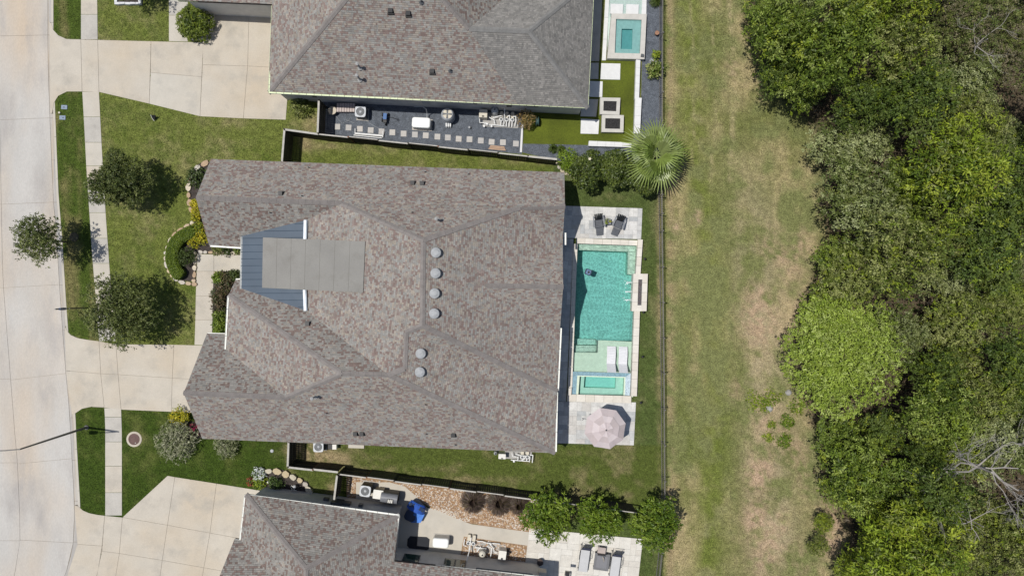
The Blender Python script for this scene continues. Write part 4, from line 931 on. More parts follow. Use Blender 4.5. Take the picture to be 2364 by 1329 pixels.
# umbrella
UMB = [M('pink_canvas_%d' % i, c, .85, .04, 3, .04, 30) for i, c in enumerate([(.50, .43, .425), (.56, .49, .485), (.455, .39, .38)])]
p = G(1398, 990, 2.45); base = Vector((p.x, p.y, .036)); um = thing('patio_umbrella', 'round pale pink cantilever umbrella casting a shadow on the lower patio', 'umbrella', base)
r8 = 1.42; th0 = math.radians(92.5+11)
def uv(k, r, z): a = th0 - k*PI/4; return Vector((r*math.cos(a), r*math.sin(a), z))
for k in range(8):
    for (ra, za, rb, zb) in ((.05, 2.78, .50, 2.68), (.47, 2.64, .95, 2.50), (.92, 2.46, r8, 2.20)):
        m1 = (uv(k, ra, za)+uv(k+1, ra, za))/2 - Vector((0, 0, .02)); m2 = (uv(k, rb, zb)+uv(k+1, rb, zb))/2 - Vector((0, 0, .05 if rb > 1 else .03))
        mb = MB(); mb.poly([uv(k, ra, za), uv(k, rb, zb), m2, m1]); mb.poly([m1, m2, uv(k+1, rb, zb), uv(k+1, ra, za)]); mb.build('canvas_panel', UMB[(k+int(ra*4)) % 3], um, local=True)
    MB().tube([uv(k, .05, 2.74), uv(k, r8-.02, 2.17)], .012, 4).build('rib', DGREY, um, local=True)
MB().lathe((0, 0, 2.74), [(.05, 0), (.06, .05), (.03, .10), (0, .11)], 10).build('finial', DGREY, um, local=True)
mast = Vector((-.5, -.25, 0)); MB().tube([mast, mast+Vector((0, 0, 2.0)), mast*.55+Vector((0, 0, 2.9)), Vector((0, 0, 3.0))][:2]+[mast*.9+Vector((0, 0, 2.1))], .04, 6).build('mast', DGREY, um, local=True)
MB().tube([mast+Vector((0, 0, 1.9)), Vector((0, 0, 2.55))], .03, 6).build('arm', DGREY, um, local=True); MB().box(mast+Vector((0, 0, .04)), (.55, .55, .08)).build('base', DGREY, um, local=True); MB().tube([(-1.25, .62, 2.1), (-1.52, .66, 2.05), (-1.42, .58, 2.0), (-1.53, .52, 2.0)], .022, 5).build('crank', DGREY, um, local=True)
# small bollard lights in the grass
for i, (px, py, w) in enumerate(((1486, 598, 'first from the top'), (1483, 720, 'beside the end of the fire feature'), (1481, 822, 'opposite the loungers'), (1477, 927, 'at the lower coping corner'))):
    t = thing('path_light', 'little black path light in the back lawn, ' + w, 'lamp', G(px, py), 0, 'path lights along the pool')
    MB().tube([(0, 0, 0), (0, 0, .42)], .014, 6).build('stake', BLACK, t, local=True); MB().lathe((0, 0, .42), [(.03, -.06), (.04, 0), (.09, .01), (.05, .06), (0, .07)], 10).build('hood', BLACK, t, local=True)
# ------------------------------------------------------------------ mechanical equipment
def ac_unit(label, px, py, sz=.78, h=.85, ang=0.0, body=None, pxh=None):
    p = G(px, py, h); p.z = .03; t = thing('air_conditioner', label, 'air conditioner', p, ang); body = body or DGREY
    MB().rbox((0, 0, h/2-.02), (sz*.96, sz*.96, h-.06), .07).build('coil_case', body, t, local=True)
    top = MB(); out = []
    n = 24; R = sz*.40; hw = sz/2
    for i in range(n):
        a0, a1 = 2*PI*i/n, 2*PI*(i+1)/n
        def sq(a):
            k = hw/max(abs(math.cos(a)), abs(math.sin(a))); k = min(k, hw*1.27); return Vector((k*math.cos(a), k*math.sin(a), h))
        a, b, c, d = Vector((R*math.cos(a0), R*math.sin(a0), h)), Vector((R*math.cos(a1), R*math.sin(a1), h)), sq(a1), sq(a0)
        top.poly([a, d, c, b]); dn = Vector((0, 0, -.06)); top.poly([d, d+dn, c+dn, c]); top.poly([a, b, b+dn*2, a+dn*2])
    top.build('top_panel', M('ac_top', (.52, .54, .56), .5, .06, 4), t, local=True)
    MB().lathe((0, 0, h-.16), [(R*.98, .0), (0, .0)], 20).build('fan_well', BLACK, t, local=True)
    for i in range(4):
        a = i*PI/2+.5; mb = MB(); c0 = Vector((.08*math.cos(a), .08*math.sin(a), h-.09)); e0 = Vector((R*.86*math.cos(a-.4), R*.86*math.sin(a-.4), h-.12)); e1 = Vector((R*.86*math.cos(a+.4), R*.86*math.sin(a+.4), h-.06)); mb.poly([c0, e0, e1]); mb.build('fan_blade', LGREY, t, local=True)
    MB().lathe((0, 0, h-.09), [(R*.34, 0), (R*.34, .05), (R*.2, .07), (0, .08)], 14).build('hub', LGREY, t, local=True)
    for i in range(5):
        r = R*(.3+.16*i); mb = MB(); mb.tube([(r*math.cos(2*PI*k/20), r*math.sin(2*PI*k/20), h+.005) for k in range(21)], .005, 4, cap=False); mb.build('grille_ring', LGREY, t, local=True)
    MB().box((0, 0, -.01), (sz*1.15, sz*1.15, .06)).build('pad', CONC3, t, local=True)
    return t
ac_unit('grey air conditioner with round fan on the dark gravel', 832, 258, .74, .8, math.radians(-3))
ac_unit('light grey air conditioner beside the middle house wall', 735, 1031, .70, .7, 0)
ac_unit('dark air conditioner with pale top on the lower patio pad', 843, 1133, .74, 1.05, math.radians(-8))
def generator(label, px, py, size, ang, h=.72):
    t = thing('generator', label, 'generator', G(px, py, h)-Vector((0, 0, h-.03)), ang)
    MB().rbox((0, 0, h*.42), (size[0]*.97, size[1]*.95, h*.84), .1, seg=4).build('cabinet', OFFW, t, local=True)
    MB().rbox((0, 0, h*.88), (size[0], size[1], h*.24), .16, seg=5, top=.08).build('lid', M('white_lid', (.80, .81, .78), .4, .03, 3), t, local=True)
    MB().box((size[0]*.2, -size[1]/2-.005, h*.6), (.12, .03, .06)).build('latch', DGREY, t, local=True)
    MB().box((0, 0, -.0), (size[0]*1.1, size[1]*1.12, .05)).build('pad', CONC3, t, local=True)
    return t
generator('white standby generator on the dark gravel', 972, 283, (1.28, .72), math.radians(-3))
generator('white standby generator on the lower concrete patio', 1017, 1253, (1.12, .66), math.radians(-4), .85)
# conduit to the generator
t = thing('conduit', 'curved grey conduit from the house wall to the generator', 'pipe', G(990, 262)); MB().tube([G(956, 246, 1.4), G(975, 246, 1.5), G(984, 252, 1.0), G(986, 262, .4), G(986, 275, .2)], .035, 6).build('hose', LGREY, t)
# pool heat pump (round drum with fan on top)
p = G(1033, 264, .95); p.z = .03; t = thing('pool_heater', 'big round grey pool heater with fan grille on top', 'heater', p)
MB().lathe((0, 0, 0), [(.44, 0), (.47, .08), (.47, .42), (.44, .46), (.47, .52), (.45, .86), (.40, .97), (.36, 1.0)], 24).build('drum', M('drum_grey', (.34, .36, .385), .4, .08, 3), t, local=True)
MB().lathe((0, 0, 1.002), [(.34, 0), (.0, 0)], 20).build('fan_well', M('drum_dark', (.08, .085, .09), .6), t, local=True)
for i in range(4):
    a = i*PI/2+.75; mb = MB(); mb.poly([(.06*math.cos(a), .06*math.sin(a), 1.01), (.33*math.cos(a-.55), .33*math.sin(a-.55), 1.006), (.33*math.cos(a), .33*math.sin(a), 1.02), (.33*math.cos(a+.55), .33*math.sin(a+.55), 1.012)]); mb.build('fan_blade', BEIGE, t, local=True)
mb = MB(); mb.tube([(.35*math.cos(2*PI*k/24), .35*math.sin(2*PI*k/24), 1.03) for k in range(25)], .025, 5, cap=False); mb.tube([(-.34, 0, 1.04), (.34, 0, 1.04)], .014, 4); mb.tube([(0, -.34, 1.04), (0, .34, 1.04)], .014, 4); mb.build('grille', LGREY, t, local=True)
for i in range(3): MB().tube([(-.14+.14*i, -.44, .25), (-.14+.14*i, -.66, .22), (-.14+.14*i, -.70, .0)], .055, 8).build('pipe', PVC, t, local=True)
def equipment(name, label, px, py, ang, items, pxh=.0):
    """items in local metres: ('pipe', pts) ('tank', x, y, r, h) ('box', x, y, sx, sy, h) ('pump', x, y) ('pad', ...)"""
    t = thing(name, label, 'pool equipment', G(px, py)+Vector((0, 0, .03)), ang)
    for it in items:
        k = it[0]
        if k == 'pipe': MB().tube(it[1], .035, 6).build('pipe', PVC, t, local=True)
        elif k == 'tank': 
            _, x, y, r, h, m = it; MB().lathe((x, y, 0), [(r*.85, 0), (r, .08), (r, h*.7), (r*.9, h*.86), (r*.5, h*.97), (.05, h), (0, h)], 18).build('filter_tank', m, t, smooth=False, local=True); MB().lathe((x, y, h*.68), [(r*1.04, 0), (r*1.04, .05)], 18).build('clamp_band', DGREY, t, local=True); MB().lathe((x, y, h), [(.05, 0), (.05, .06), (0, .07)], 8).build('gauge', BLACK, t, local=True)
        elif k == 'box': 
            _, x, y, sx, sy, h, m = it; bo = MB().rbox((x, y, h/2), (sx, sy, h), .03).build('heater_cabinet', m, t, local=True); MB().box((x+sx*.0, y-sy*.36, h+.012), (sx*.26, sy*.16, .03)).build('control_panel', BLACK, t, local=True)
        elif k == 'pump':
            _, x, y = it; MB().lathe((x, y, 0), [(.10, 0), (.12, .06), (.12, .30), (.135, .31), (.135, .36), (.09, .38), (0, .38)], 14).build('pump_basket', PVC, t, local=True); MB().lathe((x, y, .385), [(.09, 0), (0, .0)], 12).build('basket_lid', DGREY, t, local=True); MB().rbox((x, y+.36, .16), (.22, .42, .26), .06).build('pump_motor', BEIGE, t, local=True)
        elif k == 'cap': MB().lathe((it[1], it[2], it[3]), [(.07, 0), (.075, .06), (.03, .09), (0, .09)], 10).build('valve', M('valve_white', (.82, .82, .80), .4), t, local=True)
        elif k == 'pad': MB().box((it[1], it[2], .0), (it[3], it[4], .06)).build('pad', M('pad_grey', (.36, .35, .33), .9, .1, 3), t, local=True)
    return t
equipment('pool_equipment', 'white pool pipes, pumps and tank on the gravel by the upper house', 1148, 276, math.radians(-3), [
    ('pad', .25, -.05, 2.5, 1.0), ('box', -.97, .18, .56, .56, .75, BEIGE), ('tank', -.18, .42, .26, 1.0, M('tank_grey', (.42, .435, .44), .4)), ('pump', .28, -.06), ('pump', .66, -.06), ('pump', 1.06, -.06), ('cap', -.68, -.42, .2), ('cap', -.36, -.56, .2), ('cap', -.88, -.58, .2),
    ('pipe', [(-.60, .06, .3), (-.2, -.15, .34), (-.15, -.4, .3)]), ('pipe', [(-.3, .0, .4), (.1, .12, .42), (.3, .16, .42)]), ('pipe', [(-.9, -.42, .15), (-.3, -.43, .15), (.55, -.48, .15)]), ('pipe', [(.28, -.15, .25), (.28, -.45, .2)]), ('pipe', [(.66, -.15, .25), (.66, -.52, .2)]), ('pipe', [(1.06, -.15, .25), (1.06, -.52, .2)]),
    ('pipe', [(.50, .55, .9), (.50, .0, .5), (.47, -.45, .2)]), ('pipe', [(.86, .25, .45), (.86, -.5, .25)]), ('pipe', [(1.3, .16, .45), (1.27, -.45, .2)]), ('pipe', [(.72, .16, .46), (.9, .18, .46)]), ('pipe', [(1.1, .14, .46), (1.32, .16, .46)]), ('pipe', [(-1.25, .05, .25), (-1.2, -.35, .25), (-.6, -.36, .22)])])
equipment('pool_equipment', 'white pool pipes and heater beside the lower wall of the middle house', 1185, 1050, math.radians(-2.5), [
    ('pad', .35, .1, 1.9, .7), ('box', -.78, .05, .50, .34, .7, OFFW), ('tank', -1.25, .18, .12, .5, LGREY), ('pump', .62, -.02), ('pump', .98, -.0), ('cap', .06, -.36, .2),
    ('pipe', [(-.1, .25, .4), (-.05, .02, .4), (.2, .0, .4)]), ('pipe', [(.15, .2, .45), (.4, .12, .45), (.85, .1, .45)]), ('pipe', [(.25, .0, .4), (.33, -.04, .4), (.33, -.28, .3)]), ('pipe', [(.84, .05, .4), (.78, -.12, .4), (.55, -.28, .3)]), ('pipe', [(-.16, -.28, .2), (.3, -.3, .2), (1.1, -.32, .2)]),
    ('pipe', [(1.14, .1, .45), (1.14, -.34, .3)]), ('pipe', [(1.36, .18, .45), (1.34, -.38, .3)]), ('pipe', [(1.14, .18, .45), (1.36, .18, .45)]), ('pipe', [(.95, -.08, .3), (.95, -.3, .3)])])
equipment('pool_equipment', 'white pool pipes, cream tank and heater on the river rock square', 1128, 1262, math.radians(-8), [
    ('pad', -.1, -.05, 2.6, .7), ('tank', -.38, -.25, .24, .9, M('tank_cream', (.60, .57, .48), .45)), ('box', 1.0, -.12, .52, .62, .8, OFFW), ('tank', 1.42, -.1, .10, .6, BLACK), ('pump', -1.45, .22), ('pump', -1.1, .22), ('cap', .1, .36, .25),
    ('pipe', [(-1.75, .4, .25), (-1.75, .0, .25), (-1.55, -.06, .25)]), ('pipe', [(-1.3, .62, .3), (-1.3, -.2, .5), (-1.42, -.95, 1.4)]), ('pipe', [(-.95, -.02, .3), (-.15, -.02, .3)]), ('pipe', [(-.2, .36, .2), (.75, .42, .2)]), ('pipe', [(.1, .3, .3), (.35, .1, .3), (.4, -.14, .3), (.62, -.18, .3)]), ('pipe', [(-.15, .2, .4), (.22, .14, .4), (.22, -.5, .4)]), ('pipe', [(-.85, .4, .25), (-.5, .44, .25), (-.25, .38, .25)]), ('pipe', [(-.55, .1, .35), (-.78, -.3, .35)])])
# small boxes beside the middle house
t = thing('utility_cabinet', 'small white cabinet with dark end next to the light grey air conditioner', 'cabinet', G(766, 1031, .5)-Vector((0, 0, .5))); MB().box((-.12, 0, .25), (.30, .34, .5)).build('body', BLACK, t, local=True); MB().box((.18, 0, .26), (.28, .34, .52)).build('door', OFFW, t, local=True)
t = thing('concrete_pad', 'thin pale slab lying against the lower wall of the middle house', 'slab', G(823, 1029)); MB().box((0, 0, .05), (1.1, .25, .1), math.radians(-2)).build('slab', CONC2, t, local=True)
# upper side yard things
POTB = M('beige_pot', (.52, .46, .37), .7, .08, 6)
def pot(label, px, py, r, h, mat, soil=True, group=None):
    p = G(px, py, h); p.z = .015; t = thing('plant_pot', label, 'pot', p, 0, group); MB().lathe((0, 0, 0), [(r*.72, 0), (r*.95, h*.85), (r, h*.87), (r, h), (r*.88, h), (r*.84, h*.86)], 18).build('shell', mat, t, local=True); MB().lathe((0, 0, h*.84), [(r*.86, 0), (0, .01)], 14).build('soil', M('pot_soil', (.16, .10, .06), .95, .3, 9), t, local=True); return t
pot('round beige pot of bare soil next to the upper gate', 767, 255, .29, .42, POTB)
pav = thing('paver_stack', 'row of leaning pinkish pavers next to the beige pot', 'pavers', G(800, 250))
for i in range(7):
    q = G(783+i*6, 250, .0); MB().box(q+Vector((0, -.05, .2)), (.15, .60, .38), math.radians(-2), math.radians(0)).build('paver', M('pink_paver', (.50, .43, .40), .85, .08, 5), pav)
# pull cart
p = G(889, 271, .35); p.z = .015; ct = thing('garden_cart', 'small blue pull cart with black wheels on the gravel', 'cart', p, math.radians(-4))
MB().rbox((0, .05, .33), (.24, .42, .22), .04).build('tub', M('cart_blue', (.02, .10, .28), .45), ct, local=True); MB().rbox((.0, -.24, .28), (.24, .26, .16), .04).build('tray', BLACK, ct, local=True)
for x, y in ((-.22, .22), (-.22, -.16), (0.02, -.40), (.16, .25)):
    mb = MB(); mb.lathe((0, 0, 0), [(.02, -.04), (.11, -.04), (.13, -.02), (.13, .02), (.11, .04), (.02, .04)], 14); mb.v = [(x+c, y+a, .13+b) for a, b, c in mb.v]; mb.build('wheel', BLACK, ct, local=True)
MB().tube([(.1, .08, .35), (.45, .06, .25), (.85, -.05, .12)], .014, 5).build('handle', BLACK, ct, local=True); mb = MB(); mb.tube([(.85+.06*math.cos(a), -.05+.08*math.sin(a), .12) for a in np.linspace(0, 2*PI, 11)], .012, 4, cap=False); mb.build('grip', BLACK, ct, local=True)
# white rack against the fence, pavers path, timber, faucet
p = G(853, 312); t = thing('pipe_rack', 'low white pipe rack lying along the upper fence', 'rack', p+Vector((0, 0, .015)), math.radians(-5)); MB().tube([(-1.0, 0, .12), (.98, 0, .12)], .07, 8).build('pipe', PVC, t, local=True)
for x in (-.98, .98): MB().tube([(x, -.1, .12), (x, .32, .25)], .03, 6).build('upright', PVC, t, local=True)
MB().tube([(-1.1, -.12, .05), (.9, -.14, .05)], .03, 6).build('pipe', PVC, t, local=True)
PATHM = [M('step_stone_%d' % i, c, .85, .06, 6, .06, 25) for i, c in enumerate([(.46, .44, .41), (.43, .415, .395), (.48, .455, .42)])]
path = thing('stepping_path', 'row of square grey stepping stones in the gravel', None, G(980, 310), kind='structure')
for i, (px, py) in enumerate([(779, 293), (805, 295), (831, 298), (856, 301), (881, 304), (906, 306), (932, 309), (958, 311), (983, 313), (1010, 316), (1034, 318), (1059, 321), (1084, 322), (1110, 325), (1135, 328), (1161, 329), (1191, 332)]):
    q = G(px, py); MB().box(q+Vector((0, 0, .02)), (.40, .40, .05), math.radians(-2+random.Random(i).uniform(-2, 2))).build('stepping_stone', PATHM[i % 3], path)
t = thing('timber_stack', 'short stack of tan boards along the fence by the last stepping stone', 'boards', G(1148, 342)+Vector((0, 0, .015)), math.radians(-5))
for i in range(3): MB().box((0, .1*i-.1, .04), (1.2-.1*i, .085, .06)).build('board', M('tan_timber', (.44, .30, .21), .8, .12, 6), t, local=True)
t = thing('sprinkler_valve', 'tiny grey sprinkler valve standing in the gravel', 'valve', G(1084, 295)); MB().lathe((0, 0, 0), [(.09, 0), (.09, .1), (.05, .16), (0, .17)], 10).build('body', LGREY, t, local=True); MB().box((.08, -.03, .09), (.08, .1, .12)).build('cap', BLACK, t, local=True)
t = thing('hose_reel', 'dark round hose reel beside the brown shrub', 'hose reel', G(1240, 283)+Vector((0, 0, .03)), 0)
mb = MB(); mb.lathe((0, 0, 0), [(.07, -.1), (.30, -.1), (.31, -.06), (.22, -.05), (.22, .05), (.31, .06), (.30, .1), (.07, .1)], 18); mb.v = [(c, a, b+.32) for a, b, c in mb.v]; mb.build('drum', M('teal_dark', (.05, .10, .095), .5), t, local=True)
MB().box((.14, 0, .1), (.06, .5, .2)).build('stand', BLACK, t, local=True)
# thin hose lying on the gravel
t = thing('garden_hose', 'thin pale hose lying in loops across the gravel', 'hose', G(850, 285)); R = random.Random(4); mb = MB()
mb.tube([G(775, 268, .03), G(790, 285, .03), G(805, 278, .03), G(812, 268, .03), G(802, 264, .03), G(798, 276, .03), G(818, 284, .03), G(826, 276, .03), G(822, 270, .03), G(840, 275, .03), G(862, 290, .03), G(880, 300, .03)], .012, 4).build('coil', M('hose_pale', (.35, .36, .37), .6), t)
# white pads, benches and fire pits behind the upper house
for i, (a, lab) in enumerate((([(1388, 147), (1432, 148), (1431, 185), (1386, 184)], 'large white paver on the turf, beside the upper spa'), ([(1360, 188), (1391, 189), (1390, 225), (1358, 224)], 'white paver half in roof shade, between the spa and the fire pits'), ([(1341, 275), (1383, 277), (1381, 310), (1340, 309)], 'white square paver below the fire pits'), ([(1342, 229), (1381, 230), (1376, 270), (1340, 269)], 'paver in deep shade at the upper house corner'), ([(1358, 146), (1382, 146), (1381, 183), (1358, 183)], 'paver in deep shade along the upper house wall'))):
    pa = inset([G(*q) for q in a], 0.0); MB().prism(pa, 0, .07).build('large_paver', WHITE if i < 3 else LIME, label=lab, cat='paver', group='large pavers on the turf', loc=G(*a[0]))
for lab, a in (('fire pit table of pale stone with dark rocks, the upper one', [(1384, 229), (1430, 230), (1428, 269), (1383, 267)]), ('fire pit table of pale stone with dark rocks, the lower one', [(1388, 268.5), (1438, 269.5), (1437, 309), (1387, 308)])):
    t = thing('fire_pit', lab, 'fire pit', G((a[0][0]+a[2][0])/2, (a[0][1]+a[2][1])/2), 0, 'square fire pits on the turf')
    P4 = [Vector(G(*q)) for q in a]; I4 = inset(P4, .24); O4 = inset(P4, 0)
    for k_ in range(4): j_ = (k_+1) % 4; MB().prism([O4[k_], O4[j_], I4[j_], I4[k_]], 0, .42).build('stone_rim', LIME, t)
    MB().prism(I4, 0, .33).build('pan', BLACK, t)
    cc_ = sum((Vector((q.x, q.y)) for q in I4), Vector((0, 0)))/4
    ipx = [((q.x)*PPM+1182, 664.5-q.y*PPM) for q in inset(P4, .27)]; rocks('lava_rocks', ipx, 230, .33, .05, M('lava_black', (.035, .032, .033), .8, .5, 14), t, 9, None)
def bench(label, a, n, h, name='stone_bench', mat=None):
    t = thing(name, label, 'bench', G(*a[0])); P4 = [Vector(G(*q)) for q in a]
    for i in range(n):
        u0, u1 = i/n, (i+1)/n; MB().prism(inset([P4[0].lerp(P4[1], u0), P4[0].lerp(P4[1], u1), P4[3].lerp(P4[2], u1), P4[3].lerp(P4[2], u0)], .004), 0, h).build('block', mat or WHITE, t)
bench('long white stone seat wall beside the turf', [(1476, 143), (1473, 233), (1463, 232), (1466, 142)], 5, .4); bench('white stone seat wall beside the fire pits', [(1479, 230), (1475, 312), (1461, 311), (1464, 229)], 4, .42); bench('white stone bench at the lower end of the turf', [(1358, 328), (1456, 332), (1455, 343), (1357, 340)], 5, .42)
# upper spa and pool end
up_pool = thing('swimming_pool', 'pale upper pool end with small square raised spa', 'pool', G(1440, 80))
def uz(name, pts, z0, z1, mat): return MB().prism([G(*p) for p in pts], z0, z1).build(name, mat, up_pool)
SPAM = M('spa_plaster', (.50, .60, .56), .6, .05, 5, .05, 26)
for y0, y1 in ((-60, -10), (-10, 42), (42, 92), (92, 141)): uz('coping_stone', [(1397-y0*.055, y0+.2), (1406-y0*.055, y0+.2), (1406-y1*.055, y1-.2), (1397-y1*.055, y1-.2)], 0, .10, WHITE)
for y0, y1 in ((-60, -10), (-10, 39)): uz('coping_stone', [(1482-y0*.02, y0+.2), (1492-y0*.02, y0+.2), (1492-y1*.02, y1-.2), (1481-y1*.02, y1-.2)], 0, .10, WHITE)
uz('floor', [(1404, -60), (1484, -60), (1482, 39), (1402, 139)], -.02, .035, SPAM)
mbw = MB(); mbw.prism([G(1405, -60), G(1483, -60), G(1481, 40), G(1408, 40)], .034, .085); mbw.build('water', SPAW, up_pool)
for a in ([(1409, 11), (1438, 12), (1437, 35.5), (1408, 34)], [(1445, 12), (1474, 13), (1473, 37.5), (1444, 36)]): uz('stepping_pad', a, .03, .14, WHITE)
so = [(1410, 37.5), (1490, 39), (1485, 142), (1400, 140)]; si = [(1420, 50), (1478.5, 52), (1474.5, 129), (1417, 127.5)]
for k_ in range(4): j_ = (k_+1) % 4; uz('spa_wall', [so[k_], so[j_], si[j_], si[k_]], 0, .45, LIME)
uz('spa_floor', si, 0, .05, SPAM); 
b2 = [(1434, 70), (1459, 70.5), (1457.5, 117), (1432, 116)]
for k_ in range(4): j_ = (k_+1) % 4; uz('spa_bench', [si[k_], si[j_], b2[j_], b2[k_]], .04, .24, SPAM)
mbw = MB(); mbw.prism([G(1420.5, 50.5), G(1478, 52.5), G(1474, 128.5), G(1417.5, 127)], .045, .40); mbw.build('spa_water', water_mat('spa_water_deep', (.08, .62, .66), 2.6, 3.0, .06), up_pool)
uz('planter_stone', [(1477, 131), (1483, 132), (1482, 138), (1476, 137)], .45, .6, DGREY)
# lower patio things
ashl = thing('patio', 'cream travertine patio of the lower house', None, G(1350, 1290), kind='structure')
ashlar(ashl, [(1222, 1218), (1484, 1243), (1466, 1400), (1205, 1380)], .40, .04, [M('cream_trav_%d' % i, c, .75, .08, 2.5, .07, 16) for i, c in enumerate([(.60, .57, .51), (.63, .605, .55), (.57, .535, .475)])], 8)
LGC = M('grey_mesh', (.50, .50, .50), .8, .04, 4, .05, 40)
def deck_lounger(label, px, py, ang):
    t = thing('patio_lounger', label, 'lounger', G(px, py)+Vector((0, 0, .042)), ang, 'grey loungers on the lower patio')
    mb = MB(); mb.rbox((0, -.62, .36), (.62, 1.5, .07), .03); mb.build('cushion', LGC, t, local=True)
    mb = MB(); a, b = Vector((0, .12, .36)), Vector((0, .36, .80)); w = Vector((.31, 0, 0)); th = Vector((0, .06, 0)); mb.poly([a-w, a+w, b+w, b-w]); mb.poly([a-w+th, b-w+th, b+w+th, a+w+th]); mb.poly([b-w, b+w, b+w+th, b-w+th]); mb.poly([a-w, b-w, b-w+th, a-w+th]); mb.poly([a+w, a+w+th, b+w+th, b+w]); mb.build('back_cushion', M('navy_cloth', (.035, .04, .07), .9), t, local=True)
    for s in (-1, 1):
        MB().tube([(s*.33, .55, .34), (s*.33, -1.38, .32)], .018, 5).build('side_rail', DGREY, t, local=True)
        MB().tube([(s*.36, .05, .34), (s*.40, .0, .56), (s*.40, -.5, .56), (s*.36, -.55, .34)], .018, 5).build('arm', DGREY, t, local=True)
        for y in (.4, -1.25): MB().box((s*.33, y, .16), (.04, .04, .32)).build('leg', DGREY, t, local=True)
    for y in (.30, .45, .58): MB().tube([(-.33, y, .40+(y-.2)*.9), (.33, y, .40+(y-.2)*.9)], .015, 5).build('back_bar', DGREY, t, local=True)
deck_lounger('grey mesh lounger on the lower patio, left of the dark table', 1350, 1268, math.radians(-8)); deck_lounger('grey mesh lounger on the lower patio, right of the dark table', 1421, 1283, math.radians(-8))
t = thing('patio_table', 'square dark grey table between the two grey loungers', 'table', G(1387, 1290)+Vector((0, 0, .042)), math.radians(-8)); MB().rbox((0, 0, .42), (1.06, 1.16, .06), .03).build('top', M('table_grey', (.155, .155, .16), .6, .06, 4), t, local=True); MB().rbox((0, 0, .455), (.74, .82, .014), .02).build('inset_panel', M('table_mid', (.19, .19, .20), .6, .06, 4), t, local=True)
for x in (-.46, .46):
    for y in (-.5, .5): MB().box((x, y, .2), (.07, .07, .4)).build('leg', DGREY, t, local=True)
t = thing('side_chair', 'small tan upright chair behind the dark table', 'chair', G(1387, 1264)+Vector((0, 0, .042)), math.radians(-8)); MB().rbox((0, 0, .40), (.55, .42, .06), .04).build('seat', M('tan_cloth', (.42, .36, .33), .85), t, local=True); MB().box((0, -.22, .62), (.55, .05, .42)).build('backrest', CHAR, t, local=True)
for x in (-.23, .23):
    for y in (-.17, .17): MB().box((x, y, .19), (.04, .04, .38)).build('leg', CHAR, t, local=True)
t = thing('bronze_heron', 'slim bent tan ornament standing on the dark table', 'ornament', G(1391, 1282)+Vector((0, 0, .50))); MB().tube([(.02, -.22, .0), (0, -.05, .12), (-.04, .1, .22), (-.06, .2, .2), (-.1, .24, .18)], [.012, .03, .045, .02, .006], 6).build('body', M('weathered_tan', (.42, .37, .31), .6), t, local=True); MB().tube([(.06, -.2, 0), (.0, -.02, .12)], .012, 5).build('leg', M('weathered_tan'), t, local=True)
pot('round pot by the lower house wall with a dark rim', 1247, 1298, .22, .45, M('dark_pot', (.07, .05, .045), .6, .1, 5))
t = thing('bench_seat', 'pale stone block by the lower house wall', 'block', G(1308, 1330)+Vector((0, 0, .04))); MB().rbox((0, 0, .2), (.35, .9, .4), .03, math.radians(-8)).build('block', LIME, t, local=True)
p = G(873, 1140, .8); p.z = .035; t = thing('storage_bin', 'cream upright storage bin beside the dark air conditioner', 'bin', p, math.radians(-8)); MB().rbox((0, 0, .38), (.62, .55, .76), .04).build('body', BEIGE, t, local=True); MB().rbox((0, .0, .80), (.68, .62, .08), .05).build('lid', OFFW, t, local=True); MB().tube([(-.28, -.3, .5), (.28, -.3, .5)], .02, 5).build('handle', WOODR, t, local=True)
p = G(898, 1150, 1.05); p.z = .035; t = thing('grill', 'covered dark grey grill cabinet next to the lower wall', 'grill', p, math.radians(-8)); MB().box((0, 0, .45), (1.15, .66, .9)).build('cabinet', BLACK, t, local=True)
mb = MB(); n = 8
for i in range(n):
    a0, a1 = PI*i/n, PI*(i+1)/n; f = lambda a: (-.33*math.cos(a), .9+.26*math.sin(a)); (y0, z0), (y1, z1) = f(a0), f(a1); mb.poly([(-.58, y0, z0), (.58, y0, z0), (.58, y1, z1), (-.58, y1, z1)])
mb.poly([(-.58, -.33, .9), (-.58, .33, .9), (-.58, 0, 1.16)]); mb.poly([(.58, -.33, .9), (.58, 0, 1.16), (.58, .33, .9)]); mb.build('hood', M('grill_grey', (.17, .175, .19), .45, .08, 3), t, local=True)
MB().rbox((.12, -.12, 1.16), (.42, .30, .04), .05).build('vent_box', BLACK, t, local=True)
for i in range(3): MB().box((.0+.12*i, -.12, 1.19), (.07, .22, .02)).build('vent_slat', OFFW, t, local=True)
# collapsed blue canopy chair
BLUE = M('blue_canvas', (.02, .085, .38), .75, .12, 4); BLUE2 = M('blue_canvas_light', (.07, .20, .58), .75, .12, 4)
p = G(960, 1174); p.z = .035; t = thing('canopy_chair', 'blue canvas sun chair with hood on the lower patio', 'chair', p, math.radians(-25)); t.scale = (1.28, 1.28, 1.15)
mb = MB(); n = 10
for i in range(n):
    a0, a1 = PI*i/n, PI*(i+1)/n
    for k_ in range(4):
        b0, b1 = .15+k_*.3, .15+(k_+1)*.3; f = lambda a, b: (.52*math.cos(a)*math.cos(b*.6), .1+.55*math.sin(b)-.1, .45+.42*math.sin(a)*math.cos(b*.7)); mb.poly([f(a0, b0), f(a1, b0), f(a1, b1), f(a0, b1)])
mb.build('hood', BLUE, t, local=True)
for i in range(5): MB().box((-.36+.18*i, .40-.03*abs(i-2), .78), (.15, .2, .015), 0, -.4).build('hood_window', M('navy'), t, local=True)
mb = MB(); mb.poly([(.05, -.75, .12), (.55, -.45, .35), (.55, .1, .5), (.1, .0, .45)]); mb.poly([(.05, -.75, .12), (.1, .0, .45), (0, -.1, .40)]); mb.build('side_flap', BLUE2, t, local=True)
MB().rbox((-.12, -.35, .3), (.62, .6, .08), .2).build('seat', M('navy'), t, local=True)
